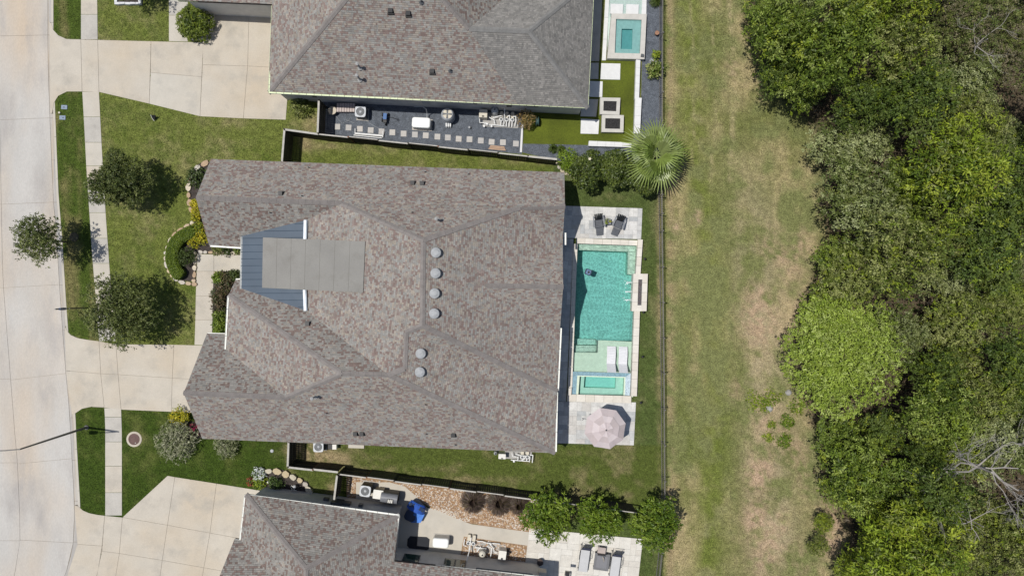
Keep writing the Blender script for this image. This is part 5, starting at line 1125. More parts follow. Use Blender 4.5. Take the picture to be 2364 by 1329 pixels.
for x, y in ((-.42, -.6), (.3, -.6), (-.45, .35), (.45, .35)): MB().tube([(x, y, 0), (x*.8, y*.7, .5)], .018, 5).build('leg', BLACK, t, local=True)
t = thing('rubber_mat', 'black mat with clipped corners lying on the lower patio', 'mat', G(966, 1252)+Vector((0, 0, .035))); 
pts = [G(941, 1243), G(947, 1236), G(985, 1238), G(992, 1243), G(990, 1266), G(985, 1268), G(945, 1264), G(940, 1258)]; MB().prism(pts, .036, .055).build('sheet', M('black_rubber', (.022, .024, .03), .85, .1, 5), t)
# river rock pebbles
PEB = M('pebble', attr=True, rough=.85, var=.1, scale=9); PC = [(.46, .31, .19), (.54, .42, .30), (.34, .20, .11), (.58, .52, .44), (.42, .26, .13), (.28, .19, .13), (.62, .56, .50)]
beds = [o for o in C.objects if o.name.startswith('river_rock_bed')]
rocks('pebbles', [(802, 1100), (1150, 1142), (1258, 1156), (1234, 1228), (1071, 1202), (1000, 1174), (963, 1147), (936, 1122), (900, 1112), (820, 1112), (820, 1156), (802, 1153)], 5200, .01, .055, PEB, beds[0], 5, PC)
rocks('pebbles', [(1073, 1240), (1216, 1260), (1211, 1297), (1065, 1278)], 900, .045, .055, PEB, beds[1], 6, PC)
# ------------------------------------------------------------------ street things
def lamp_post(label, px, py, h, arm, name='street_lamp'):
    b = G(px, py); t = thing(name, label, 'street lamp', b); POLE = M('lamp_grey', (.14, .135, .13), .5, .08, 2, metal=.3)
    MB().tube([(0, 0, 0), (0, 0, h*.5), (0, 0, h)], [.085, .068, .048], 10).build('pole', POLE, t, local=True); MB().lathe((0, 0, 0), [(.17, 0), (.17, .05), (.11, .10)], 12).build('base_plate', POLE, t, local=True)
    MB().tube([(0, 0, h-.05), (-arm*.5, -.04, h+.12), (-arm, -.06, h+.16)], .036, 6).build('arm', POLE, t, local=True)
    hd = MB(); hd.rbox((-arm-.3, -.06, h+.17), (.62, .26, .1), .1, seg=4, top=.03); hd.build('lamp_head', LGREY, t, local=True); return t
lamp_post('tall grey street lamp leaning over the road from the lower verge', 200, 986, 6.55, 1.55)
t = thing('camera_post', 'thin black post with blue-grey box beside the large front tree', 'post', G(201, 710)); MB().tube([(0, 0, 0), (0, 0, 2.35)], .04, 8).build('pole', BLACK, t, local=True); MB().tube([(0, 0, 2.3), (0, 0, 3.35)], .045, 8).build('upper_pole', DGREY, t, local=True); MB().rbox((.05, 0, 2.72), (.14, .17, .55), .03).build('equipment_box', M('blue_grey', (.16, .18, .25), .5), t, local=True); MB().tube([(0, 0, 1.92), (0, 0, 2.0)], .046, 8).build('band', OFFW, t, local=True)
# manhole, meter boxes, small lawn things
t = thing('manhole', 'round rusty manhole cover in a concrete ring on the lower lawn', 'manhole', G(310, 1013)); MB().lathe((0, 0, 0), [(.54, -.02), (.54, .03), (.40, .035), (.40, .01)], 28).build('collar', CONC, t, local=True); RUST = M('rust_iron', (.125, .075, .065), .75, .15, 8, .15, 30)
MB().lathe((0, 0, .0), [(.40, .04), (.385, .05), (.33, .05), (.32, .044), (.24, .044), (.23, .05), (.0, .052)], 28).build('cover', RUST, t, local=True); MB().lathe((.1, -.26, .05), [(.03, 0), (0, .01)], 8).build('lift_hole', OFFW, t, local=True)
for i, (px, py, lab) in enumerate(((149, 248, 'blue-grey meter box lid in the verge, the upper one'), (145, 272, 'blue-grey meter box lid in the verge, the lower one'))):
    t = thing('meter_box', lab, 'meter box', G(px, py), math.radians(-2), 'meter boxes in the verge'); MB().box((0, 0, .02), (.42, .29, .05)).build('lid', M('meter_lid', (.22, .27, .34), .7, .1, 6), t, local=True); MB().box((-.02+.06*i, 0, .05), (.09, .07, .02)).build('reader', M('navy'), t, local=True)
t = thing('marker_stub', 'small cream marker stub between the meter boxes', 'marker', G(139, 261)); MB().lathe((0, 0, 0), [(.06, 0), (.07, .12), (.0, .14)], 10).build('stub', BEIGE, t, local=True)
t = thing('yard_sign', 'small black and white shield sign stuck in the upper lawn', 'sign', G(360, 274)); mb = MB(); mb.poly([(-.13, .16, .40), (.17, .14, .38), (.06, -.05, .16), (-.05, -.17, .12), (-.12, -.06, .2)]); mb.poly([(-.13, .16, .38), (-.12, -.06, .18), (-.05, -.17, .10), (.06, -.05, .14), (.17, .14, .36)]); mb.build('panel', BLACK, t, local=True); MB().tube([(-.15, .15, .41), (-.14, -.06, .21), (-.05, -.19, .12)], .022, 5).build('edge', OFFW, t, local=True); MB().tube([(0, .02, 0), (0, .02, .25)], .012, 5).build('stake', DGREY, t, local=True)
t = thing('utility_marker', 'small white cap in the grass by the lower wall of the middle house', 'cap', G(628, 1040)); MB().lathe((0, 0, 0), [(.12, 0), (.12, .04), (.06, .06), (0, .06)], 10).build('cap', LGREY, t, local=True)
# stone planter box at the top edge
t = thing('stone_planter', 'square white stone tree planter at the top edge', 'planter', G(300, -10))
for a in ([(268, -40), (274, -40), (274, 8), (268, 8)], [(323, -40), (328.5, -40), (328.5, 9), (323, 9)]): MB().prism([G(*q) for q in a], 0, .22).build('side_stone', M('planter_stone', (.60, .60, .60), .8, .1, 5), t)
for i in range(5): MB().prism([G(268+i*12.1+.2, 8.2), G(280-.2+i*12.1, 8.2+i*.2), G(280-.2+i*12.1, 13.2+random.Random(i).uniform(-1, .5)), G(268+i*12.1+.2, 13.2)], 0, .22+.02*(i % 2)).build('front_stone', M('planter_stone'), t)
MB().prism([G(274, -40), G(323, -40), G(323, 8), G(274, 8)], 0, .14).build('soil', MULCH, t)
# curved planter wall of the round bush at the upper driveway
t = thing('planter_ring', 'curved pale stone edging under the round driveway bush', 'edging', G(452, 50))
for i in range(14):
    a0, a1 = math.radians(-100+i*13.2), math.radians(-100+(i+1)*13.2-.8); f = lambda a, r: G(452+r*math.cos(a), 48-r*math.sin(a)*1.02); MB().prism([f(a0, 40), f(a0, 46), f(a1, 46), f(a1, 40)], 0, .22).build('edge_stone', LIME, t)
# field edging stones of the planting beds
STN = [M('field_stone_%d' % i, c, .85, .12, 5, .1, 22) for i, c in enumerate([(.52, .42, .28), (.46, .36, .25), (.56, .49, .38), (.40, .29, .19), (.50, .46, .40)])]
STP = [M('flag_stone_%d' % i, c, .85, .1, 5, .1, 22) for i, c in enumerate([(.46, .40, .29), (.49, .445, .35), (.43, .39, .335), (.47, .385, .25)])]
def stone_line(name, label, line, size, seed, h=.13, closed=False, gap=.04, mats=STN):
    t = thing(name, label, 'edging', G(*line[0])); R = random.Random(seed); pts = [G(*q) for q in line]; acc = 0; L = [0]
    for a, b in zip(pts[:-1], pts[1:]): L.append(L[-1]+(b-a).length)
    s = 0
    def P(s):
        for k in range(len(pts)-1):
            if s <= L[k+1]: return pts[k].lerp(pts[k+1], (s-L[k])/(L[k+1]-L[k])), (pts[k+1]-pts[k]).normalized()
        return pts[-1], (pts[-1]-pts[-2]).normalized()
    while s < L[-1]-.08:
        l = size*R.uniform(.7, 1.45); c, u = P(s+l/2); n = Vector((-u.y, u.x, 0)); w = size*R.uniform(.55, .85); q = []
        for k in range(7):
            a = 2*PI*k/7+R.uniform(-.2, .2); q.append(c + u*(l/2-gap/2)*math.cos(a)*R.uniform(.9, 1.12) + n*w/2*math.sin(a)*R.uniform(.85, 1.15))
        mb = MB(); mb.prism(q, -.02, h*R.uniform(.7, 1.2)); mb.build('stone', R.choice(mats), t); s += l
    return t
stone_line('stone_edging', 'tan stones edging the bed along the upper front of the middle house', [(483, 372), (468, 382), (452, 392), (441, 405), (437, 425), (437, 455), (439, 478), (444, 492)], .48, 2)
stone_line('stone_edging', 'tan stones curving round the outside of the clipped hedge', [(450, 512), (430, 524), (408, 536), (395, 553), (385, 580), (383, 600), (388, 620), (400, 638), (415, 650), (435, 654), (452, 656)], .40, 3)
stone_line('stone_edging', 'rounded tan stones between the mulch and the left side of the entry walk', [(452, 579), (451, 600), (450, 625), (449, 648)], .36, 4)
stone_line('stone_edging', 'rounded tan stones along the upper side of the entry walk', [(457, 582), (480, 582), (510, 584), (540, 585), (556, 586)], .34, 5)
stone_line('stone_edging', 'small tan stones below the entry walk by the shrubs', [(494, 629), (520, 629)], .26, 6)
stone_line('stone_edging', 'large pale flagstones along the flower bed of the lower house', [(612, 1087), (634, 1084), (655, 1090), (675, 1097), (695, 1107), (707, 1116), (715, 1130)], .62, 7, .22, mats=STP)
stone_line('stone_edging', 'thin pale kerb curving beside the lime shrub', [(1285, 374), (1291, 388), (1302, 398), (1317, 405), (1330, 414)], .30, 8, .08, gap=.01, mats=STP)
# ------------------------------------------------------------------ garden plants
def tree(name, label, px, py, R, zc, Hh, pal, n, L, k=14, seed=1, gloss=False, asp=.42, group=None, shell=.35, up=.5, tr=.07, jit=.6, bump=.3, nl=9, cl=10, spr=.8):
    """px,py: middle of the crown as seen from above, at height zc"""
    rng = np.random.default_rng(seed); p = G(px, py, zc); p.z = 0
    t = thing(name, label, 'tree', p, 0, group); lb = tree_lobes(R, zc, Hh, k, rng)
    V, col, _ = lobes_crown(lb, n, L, asp, PAL[pal] if isinstance(pal, str) else pal, rng, shell, up, bump, jit, clus=cl, spread=spr)
    o = bpy.data.objects.new('crown', quads_mesh('crown', V, col, GLOSS if gloss else LEAF)); C.objects.link(o); o.parent = t
    trunk_mb(zc, tr, lb, rng, nl).build('trunk', BARK, t, local=True); return t
tree('young_tree', 'dense young tree on the upper front lawn beside the sidewalk', 277, 415, 2.15, 2.5, 1.5, 'oak', 23000, .13, 22, 11, bump=.18)
tree('young_tree', 'thin airy young tree in the verge with its crown over the road', 92, 553, 1.85, 2.7, 1.25, 'oak', 9500, .13, 20, 12, shell=.25, tr=.05, nl=14)
tree('young_tree', 'wide young tree with bare twigs beside the entry walk', 280, 716, 2.65, 2.55, 1.5, 'oak', 25000, .13, 28, 13, shell=.35, bump=.25, tr=.08, nl=18)
tree('young_tree', 'small tree in the stone planter at the top edge', 297, -44, 1.45, 2.4, 1.1, 'oak', 2600, .15, 10, 14)
# mulch ring of the verge tree
t = thing('tree_ring', 'round dark mulch ring round the verge tree trunk', 'mulch ring', G(171, 547)); MB().lathe((0, 0, 0), [(.34, 0.0), (.30, .035), (0, .05)], 22).build('mulch', M('brown_mulch', (.10, .085, .05), .95, .3, 5, .4, 25), t, local=True)
for i, (px, py, R, lab) in enumerate(((1362, 392, 1.42, 'dark glossy magnolia next to the lime shrub'), (1421, 391, 1.30, 'dark glossy magnolia in the middle of the row of three'), (1487, 411, 1.20, 'dark glossy magnolia under the palm by the iron fence'))):
    tree('magnolia', lab, px, py, R, 1.75, 1.45, [(.042, .064, .009), (.062, .088, .013), (.10, .13, .022)], 14000, .14, 18, 21+i, True, .5, 'row of magnolias', .7, .45, .06, .5, .12, 9, 6, .6)
for i, (px, py, s) in enumerate(((1361, 367, 1), (1486, 394, 2))):
    q = G(px, py, 3.1); t = thing('magnolia_flower', 'single cream flower on the ' + ('magnolia nearest the house' if i == 0 else 'magnolia under the palm'), 'flower', q)
    mb = MB()
    for k in range(6): a = k*PI/3; mb.poly([(0, 0, 0), (.07*math.cos(a-.4), .07*math.sin(a-.4), .03), (.12*math.cos(a), .12*math.sin(a), .06), (.07*math.cos(a+.4), .07*math.sin(a+.4), .03)])
    mb.build('petals', M('cream_petal', (.75, .68, .52), .7), t, local=True)
tree('broadleaf_tree', 'bright green tree on the lower patio edge, nearest the river rock', 1266, 1190, 1.85, 2.3, 1.2, 'bright', 8000, .16, 18, 31, asp=.5, group='bright trees along the lower fence', jit=.65, bump=.28)
tree('broadleaf_tree', 'bright green tree above the grey loungers, middle of the three', 1383, 1196, 1.60, 2.3, 1.2, 'bright', 6800, .16, 17, 32, asp=.5, group='bright trees along the lower fence', jit=.65, bump=.28)
tree('broadleaf_tree', 'bright green tree overhanging the iron fence at the bottom', 1513, 1207, 2.0, 2.4, 1.25, 'bright', 9000, .16, 19, 33, asp=.5, group='bright trees along the lower fence', jit=.65, bump=.28)
# fan palm
def fan_palm(label, px, py, h, R, seed):
    rng = np.random.default_rng(seed); p = G(px, py, h); p.z = 0; t = thing('fan_palm', label, 'palm', p)
    mb = MB(); mb.tube([(0, 0, 0), (.02, 0, h*.5), (0, 0, h)], [.22, .18, .2], 10); mb.build('trunk', BARK, t, local=True)
    cols = np.array([(.19, .25, .055), (.25, .315, .085), (.125, .175, .032), (.30, .36, .12)])
    for f in range(16):
        a = f*2.39996+.4; tier = f/16; el = .95-1.0*tier; ln = R*(.16+.24*tier+.06*rng.random())
        d = Vector((math.cos(a)*math.cos(el), math.sin(a)*math.cos(el), math.sin(el))); base_ = Vector((0, 0, h)); hub = base_+d*ln
        mb = MB(); mb.tube([base_, base_+d*ln*.55+Vector((0, 0, .05)), hub], [.035, .024, .014], 5); fr = mb.build('frond', M('petiole', (.24, .30, .10), .6), t, local=True)
        side = (d.cross(Vector((0, 0, 1))).normalized() + Vector((0, 0, rng.uniform(-.7, .7)))).normalized(); upv = side.cross(d).normalized(); nb = 25; V_ = []; cc_ = []
        bl = R*(.60+.16*rng.random()); fc_ = cols[rng.integers(0, 4)]*rng.uniform(.65, 1.25)
        for b in range(nb):
            w = (b/(nb-1)-.5)*2; an = w*1.85; dr = (d*math.cos(an)+side*math.sin(an)); l = bl*(1-.42*abs(w)**1.4)*rng.uniform(.9, 1.08)
            wd = dr.cross(upv).normalized()*.055; m = hub+dr*l*.5+upv*(.03 if b % 2 else -.02); tip = hub+dr*l+Vector((0, 0, -.28*l*(.7+rng.random()*.8)-.04)); s0 = hub+dr*.03
            V_.append([s0-wd*.3, m-wd, m+wd, s0+wd*.3]); V_.append([m-wd, tip-wd*.1, tip+wd*.1, m+wd]); c = fc_*rng.uniform(.8, 1.2); cc_ += [c, c*1.08]
        o = bpy.data.objects.new('fan_blades', quads_mesh('fan_blades', np.array([[list(q) for q in r] for r in V_]), np.array(cc_), leaf_mat('palm_leaf', .4, .25, .4))); C.objects.link(o); o.parent = fr
    return t
fan_palm('big pale green fan palm standing at the iron fence', 1515, 356, 3.0, 2.35, 3)
# shrubs
PH = 1/PPM
plant('round_bush', 'large round leafy green bush at the upper driveway', 'bush', 449, 53, 1.22, 1.5, [(.09, .125, .010), (.13, .17, .016), (.055, .085, .008), (.17, .21, .03)], 7000, .16, .36, 11, False, 41, jit=.35, bump=.12, shell=.7)
plant('shrub', 'yellow-green shrub between the upper driveway and wooden fence', 'shrub', 693, 246, .85, .9, 'olive', 1500, .13, .4, 7, False, 42)
plant('shrub', 'dark glossy shrub at the upper front corner of the middle house', 'shrub', 456, 411, .85, 1.1, 'dark', 1600, .13, .5, 7, True, 43)
for i, (px, py, r, lab) in enumerate(((452, 470, .38, 'small yellow shrub right below the dark glossy front shrub'), (452, 497, .50, 'bright yellow-green shrub in the front bed, second below the dark glossy one'), (459, 523, .50, 'yellow-green shrub in the front bed above the hedge end'), (466, 547, .55, 'yellow shrub against the lower front wall, by the clipped hedge'))):
    plant('golden_shrub', lab, 'shrub', px, py, r, .75, 'yellow' if i != 2 else [(.16, .2, .015), (.28, .28, .02), (.12, .17, .015)], 800, .11, .4, 6, False, 50+i, group='golden shrubs in the front bed')
plant('golden_shrub', 'round yellow ball shrub beside the hedge tip', 'shrub', 449, 560, .42, .6, 'yellow', 700, .09, .45, 6, False, 55)
plant('shrub', 'round dark shrub inside the curve of the clipped hedge', 'shrub', 429, 592, .72, .9, 'dark', 1700, .10, .45, 7, False, 56, jit=.6)
for i, (px, py, r, pal, lab) in enumerate(((500, 577, .40, 'olive', 'brownish small shrub under the porch-side gutter, nearest the yellow ball'), (524, 578, .42, 'dark', 'dark low shrub under the gutter above the entry walk'), (549, 578, .30, 'mid', 'green low shrub at the porch corner above the entry walk'))): plant('low_shrub', lab, 'shrub', px, py, r, .5, pal, 450, .10, .45, 6, False, 60+i)
RED = [(.07, .06, .03), (.12, .09, .045), (.05, .06, .02), (.16, .12, .07), (.06, .08, .02)]
for i, (px, py, r, pal, lab) in enumerate(((503, 641, .48, 'bright', 'bright green shrub at the top corner of the entry bed'), (527, 641, .55, RED, 'tall reddish shrub near the porch in the entry bed'), (543, 636, .45, 'dark', 'dark shrub against the porch corner in the entry bed'), (516, 662, .62, RED, 'reddish-green shrub in the entry bed, second row'), (503, 688, .60, RED, 'reddish shrub leaning over the entry walk'), (509, 706, .60, RED, 'reddish shrub in the middle of the entry bed'), (506, 728, .50, 'mid', 'green shrub below the reddish ones in the entry bed'), (508, 745, .50, 'bright', 'bright green shrub in the lower entry bed'), (507, 762, .46, 'bright', 'lowest bright green shrub by the garage gutter'))):
    plant('entry_shrub', lab, 'shrub', px, py, r, .95, pal, 900, .15, .38, 6, False, 70+i, group='shrubs in the entry bed', jit=.6)
plant('golden_shrub', 'vivid yellow shrub at the corner of the middle driveway', 'shrub', 415, 962, .78, .8, 'yellow', 1700, .10, .45, 8, False, 81)
plant('silver_shrub', 'big round silvery grey-green shrub on the lower lawn', 'shrub', 405, 1017, 1.52, 1.35, 'silver', 4600, .17, .26, 10, False, 82, out=1.0, jit=.5)
plant('silver_shrub', 'smaller silvery shrub tucked under the garage eave', 'shrub', 522, 1031, .92, .8, 'silver', 1700, .16, .26, 7, False, 83, out=1.0)
plant('flowering_shrub', 'dark shrub with pink flowers under the garage eave', 'shrub', 450, 990, .60, .55, [(.03, .035, .02), (.05, .05, .03), (.42, .03, .10), (.03, .03, .02)], 800, .11, .5, 6, False, 84)
plant('flowering_shrub', 'clump of white flowers at the lower house corner', 'flowers', 597, 1094, .55, .55, [(.62, .66, .64), (.70, .72, .68), (.10, .16, .03)], 900, .09, .6, 6, False, 85)
plant('flowering_shrub', 'small clump of red flowers beside the white ones', 'flowers', 578, 1112, .32, .35, [(.35, .05, .03), (.25, .06, .03), (.07, .11, .02)], 400, .08, .6, 5, False, 86)
plant('shrub', 'yellow-green shrub below the white flowers', 'shrub', 598, 1113, .55, .5, 'gold', 900, .12, .45, 6, False, 87)
plant('shrub', 'dark leafy shrub in the mulch by the lower gutter', 'shrub', 637, 1115, .52, .7, [(.06, .10, .02), (.03, .05, .012), (.10, .15, .04)], 800, .13, .42, 6, False, 88)
plant('shrub', 'dry orange-brown shrub beside the pool pipes', 'shrub', 1216, 277, .72, 1.3, [(.30, .20, .07), (.24, .17, .06), (.36, .27, .12), (.16, .13, .05)], 1500, .11, .4, 7, False, 89, jit=.7)
plant('shrub', 'lime green feathery shrub at the end of the wooden fence', 'shrub', 1312, 371, .85, .9, [(.17, .25, .02), (.22, .31, .03), (.12, .19, .015)], 2200, .13, .3, 8, False, 90, jit=.7)
t = thing('garden_light', 'little white globe light in the lower mulch bed', 'lamp', G(623, 1109)); MB().tube([(0, 0, 0), (0, 0, .3)], .012, 5).build('stake', BLACK, t, local=True); MB().lathe((0, 0, .3), [(.02, 0), (.07, .04), (.075, .08), (.04, .13), (0, .14)], 12).build('globe', OFFW, t, local=True)
t = thing('garden_ornament', 'spindly black and white metal ornament in the lower mulch bed', 'ornament', G(682, 1122)); 
for i, pts in enumerate(([(-.3, .05, .1), (-.1, -.12, .4), (-.22, -.2, .35), (-.3, -.4, .1)], [(-.12, .2, .5), (.1, .05, .45), (.05, -.1, .5), (.2, -.18, .4)], [(.1, .15, .1), (.3, .1, .4), (.35, -.05, .3)])): MB().tube(pts, .03, 5).build('rod', OFFW if i < 2 else BLACK, t, local=True)
MB().lathe((.05, .08, .4), [(0, -.1), (.1, -.06), (.13, 0), (.09, .07), (0, .1)], 12).build('bowl', LGREY, t, local=True)
def grass_tuft(name, label, cat, px, py, R, H, pal, n, seed, w=.018, group=None):
    rng = np.random.default_rng(seed); p = G(px, py, H*.4); p.z = 0; t = thing(name, label, cat, p, 0, group); V_ = []; c_ = []; pal = np.array(PAL[pal] if isinstance(pal, str) else pal)
    for i in range(n):
        a = rng.uniform(0, 2*PI); r = R*rng.uniform(.3, 1.05)**.7; hh = H*rng.uniform(.5, 1)*(1-.45*(r/R)**2); d = np.array((math.cos(a), math.sin(a), 0)); s = np.array((-math.sin(a), math.cos(a), 0))*w*rng.uniform(.7, 1.4)
        b = d*.08*rng.random(); m = d*r*.5+np.array((0, 0, hh)); e = d*r+np.array((0, 0, max(.04, hh*rng.uniform(.3, .8)))); c = pal[rng.integers(0, len(pal))]*rng.uniform(.75, 1.3)
        V_ += [[b-s, m-s, m+s, b+s], [m-s, e-s*.2, e+s*.2, m+s]]; c_ += [c, c]
    o = bpy.data.objects.new('blades', quads_mesh('blades', np.array(V_), np.array(c_), LEAF)); C.objects.link(o); o.parent = t; return t
for i, (px, py, R, lab) in enumerate(((1092, 1156, 1.0, 'dark purple fountain grass, farthest from the trees'), (1152, 1160, 1.05, 'dark purple fountain grass, middle of three on the river rock'), (1198, 1166, .8, 'dark purple fountain grass half under the bright tree'))): grass_tuft('fountain_grass', lab, 'grass', px, py, R, .95, 'purple', 900, 91+i, group='purple grasses on the river rock')
grass_tuft('spiky_plant', 'dark spiky plant in the gravel, left of its twin', 'plant', 1277, 343, .38, .45, 'dark', 160, 95, .03, 'twin spiky plants by the lower turf edge'); grass_tuft('spiky_plant', 'dark spiky plant in the gravel, right of its twin', 'plant', 1295, 346, .38, .45, 'dark', 160, 96, .03, 'twin spiky plants by the lower turf edge')
grass_tuft('spiky_plant', 'dark ferny plant by the iron fence at the top edge', 'plant', 1514, 3, .5, .6, 'dark', 200, 97, .03)
pot('terracotta pot with bare soil against the iron fence', 1517, 76, .15, .35, M('terracotta', (.36, .20, .13), .8))
pot('grey pot with brown soil beside the leafy fence plants', 1507, 142, .24, .4, M('grey_pot', (.34, .35, .38), .7))
plant('potted_shrub', 'slim green shrub next to the grey pot', 'plant', 1514, 127, .35, .9, 'gold', 420, .13, .4, 5, False, 98); plant('potted_shrub', 'bushy yellow-green plant against the iron fence below the grey pot', 'plant', 1514, 161, .60, 1.0, [(.22, .26, .06), (.13, .18, .03), (.28, .31, .10), (.08, .12, .02)], 900, .19, .38, 6, False, 99, jit=.7)
# clipped hedge
hedge = thing('clipped_hedge', 'clipped C-shaped green hedge in the front bed', 'hedge', G(405, 590))
hpath = [(452, 532), (436, 538), (420, 547), (407, 560), (400, 577), (398, 595), (402, 612), (410, 628), (421, 640)]
HP = [G(*q, .3) for q in hpath]; HP = [Vector((q.x, q.y, 0)) for q in HP]; rng = np.random.default_rng(7)
fine = []
for a, b in zip(HP[:-1], HP[1:]):
    for k in range(8): fine.append(a.lerp(b, k/8))
fine.append(HP[-1]); hw, hh = .46, .62; core = MB(); prof = [(-hw*.88, .02), (-hw*.94, hh*.7), (-hw*.6, hh*.94), (hw*.6, hh*.94), (hw*.94, hh*.7), (hw*.88, .02)]
rings = []
for i, q in enumerate(fine):
    u = (fine[min(i+1, len(fine)-1)]-fine[max(i-1, 0)]).normalized(); n = Vector((-u.y, u.x, 0)); e = min(i, len(fine)-1-i); s = min(1, .35+.65*math.sin(min(1, (e+.3)/4)*PI/2)); rings.append([q+n*a*s+Vector((0, 0, z*(.8+.2*s))) for a, z in prof])
for r0, r1 in zip(rings[:-1], rings[1:]):
    for k in range(5): core.poly([r0[k], r1[k], r1[k+1], r0[k+1]])
core.poly(rings[0]); core.poly(rings[-1][::-1]); core.build('core', M('hedge_core', (.022, .045, .008), .95, .2, 8), hedge)
nl = 9000; ii = rng.integers(0, len(rings)-1, nl); kk = rng.choice(5, nl, p=[.17, .13, .40, .13, .17]); uu = rng.random(nl); vv = rng.random(nl); RA = np.array([[list(q) for q in r] for r in rings])
P_ = (RA[ii, kk]*(1-uu)[:, None]+RA[ii+1, kk]*uu[:, None])*(1-vv)[:, None]+(RA[ii, kk+1]*(1-uu)[:, None]+RA[ii+1, kk+1]*uu[:, None])*vv[:, None]
Nh = np.array([(0, 0, 1.0)]*nl); P_[:, 2] += rng.uniform(0, .06, nl); Vh = leaves(P_, Nh, .07, .55, rng, None, .55); Vh -= np.array(wloc(hedge)); pal = np.array([(.115, .165, .012), (.15, .205, .018), (.08, .125, .01)])
ch = pal[rng.integers(0, 3, nl)]*rng.uniform(.8, 1.2, nl)[:, None]; o = bpy.data.objects.new('foliage', quads_mesh('foliage', Vh, ch, LEAF)); C.objects.link(o); o.parent = hedge
# weeds and rocks out on the field
for i, (px, py, r, lab) in enumerate(((1745, 925, .85, 'loose weedy clump on the bare field, leftmost'), (1782, 918, .8, 'leafy weedy clump above the pale rock'), (1770, 938, .5, 'small weedy clump touching the pale rock'), (1819, 972, .62, 'round green weed on the bare soil, the upper one'), (1812, 1018, .62, 'round green weed on the bare soil, the lower one'), (1782, 980, .35, 'tiny weed halfway between pale rock and round weeds'), (1776, 1008, .42, 'small low weed left of the lower round weed'), (1842, 938, .8, 'spreading weed at the foot of the lime tree'))):
    plant('weed', lab, 'weed', px, py, r, .26, 'gold' if i not in (3, 4) else 'bright', int((1500 if i in (3, 4) else 900)*r), .10, .45, 6, False, 110+i, group='weeds on the field', stem=False, shell=.1)
for i, (px, py, r, lab) in enumerate(((1776, 942, .26, 'pale grey rock among the field weeds'), (1820, 905, .22, 'pale rock at the edge of the lime tree'))):
    q = G(px, py); R_ = random.Random(i); mb = MB(); mb.lathe((0, 0, 0), [(r*.9, -.03), (r, .06), (r*.75, .17), (r*.35, .24), (0, .25)], 9); mb.v = [(a*R_.uniform(.8, 1.15), b*R_.uniform(.8, 1.15), c) for a, b, c in mb.v]
    mb.build('field_rock', M('pale_rock', (.34, .33, .31), .9, .15, 8), loc=q, label=lab, cat='rock').data.transform(Matrix.Translation(q))
# ------------------------------------------------------------------ the woods
KINDS = dict(
    mid=dict(pal='mid', L=.155, asp=.45, n=12000, word='mid green leafy'), grey=dict(pal='grey', L=.14, asp=.42, n=12500, word='pale grey-green'), gold=dict(pal='gold', L=.19, asp=.30, n=11000, word='yellowish green narrow-leaved'),
    olive=dict(pal='olive', L=.135, asp=.45, n=13000, word='dull olive'), lime=dict(pal='lime', L=.17, asp=.42, n=12000, word='bright lime'), brown=dict(pal='brown', L=.135, asp=.4, n=10000, word='brownish half-bare'), dark=dict(pal=[(.06, .095, .016), (.09, .13, .024), (.125, .165, .035)], L=.155, asp=.45, n=11500, word='deep green'))
protos = {}
def forest_proto(kind, var):
    key = (kind, var)
    if key in protos: return protos[key]
    K = KINDS[kind]; rng = np.random.default_rng(hash_seed(kind)+var*13); R = 2.6; zc = 3.6; Hh = 2.0
    lb = tree_lobes(R, zc, Hh, 17 if kind != 'lime' else 26, rng)
    V_, c_, _ = lobes_crown(lb, K['n'], K['L'], K['asp'], PAL[K['pal']] if isinstance(K['pal'], str) else K['pal'], rng, .45, .5, .45, .5, 0, clus=16, spread=1.2, spray=PAL['gold'] if kind in ('mid', 'olive', 'dark') else (PAL['olive'] if kind != 'lime' else None))
    cm = quads_mesh('crown', V_, c_, LEAF); tm = trunk_mb(zc, .13, lb, rng, 8).mesh('trunk'); tm.materials.append(BARK); protos[key] = (cm, tm); return protos[key]
def hash_seed(s): return sum(ord(c)*(i+3) for i, c in enumerate(s))
R_ = random.Random(21); spots = []
special = [(1942, 815, 1.75, 'skip'), (1905, 715, .8, 'skip'), (1960, 930, 1.2, 'skip'), (2110, 1285, 1.45, 'gold'), (2180, 395, 1.35, 'gold'), (1985, 350, 1.1, 'grey'), (1985, 475, 1.15, 'grey'), (2240, 190, 1.0, 'grey'), (1790, 90, 1.0, 'mid'), (1905, 120, 1.15, 'mid'), (1840, 190, .85, 'mid'), (1985, 1090, 1.1, 'mid'), (1958, 1030, .9, 'mid'), (1955, 640, .95, 'olive'), (1778, 40, .8, 'mid'), (1790, 175, .7, 'dark'), (1945, 600, .75, 'mid'), (1955, 1130, .7, 'mid'), (1900, 1205, .32, 'gold'), (1885, 1255, .34, 'olive'), (2030, 1200, .85, 'gold'), (1840, 20, .8, 'grey'), (1990, 30, .9, 'gold')]
for s in special: spots.append(s)
tries = 0
while tries < 6000:
    tries += 1; px = R_.uniform(1730, 2500); py = R_.uniform(-90, 1420); sc = R_.uniform(.62, 1.15)
    if px < forest_x(py) + 92*sc: continue
    if any(math.hypot(px-q[0], py-q[1]) < (49 if px > 2150 else 54)*(sc+q[2]) for q in spots): continue
    if 2120 < px < 2420 and 1040 < py < 1150: continue
    nz = float(fbm(np.array([px/260.]), np.array([py/260.]), 77)[0]); w = R_.random()
    if px > 2130 and py < 330: kind = 'brown' if w < .35 else ('olive' if w < .7 else 'grey')
    elif py > 1080 and px > 2150: kind = 'olive' if w < .6 else 'brown'
    elif 450 < py < 950 and px > 2080: kind = 'olive' if w < .45 else ('grey' if w < .65 else ('dark' if w < .85 else 'mid'))
    else: kind = R_.choice(['mid', 'olive', 'gold', 'grey', 'dark'])
    spots.append((px, py, sc, kind))
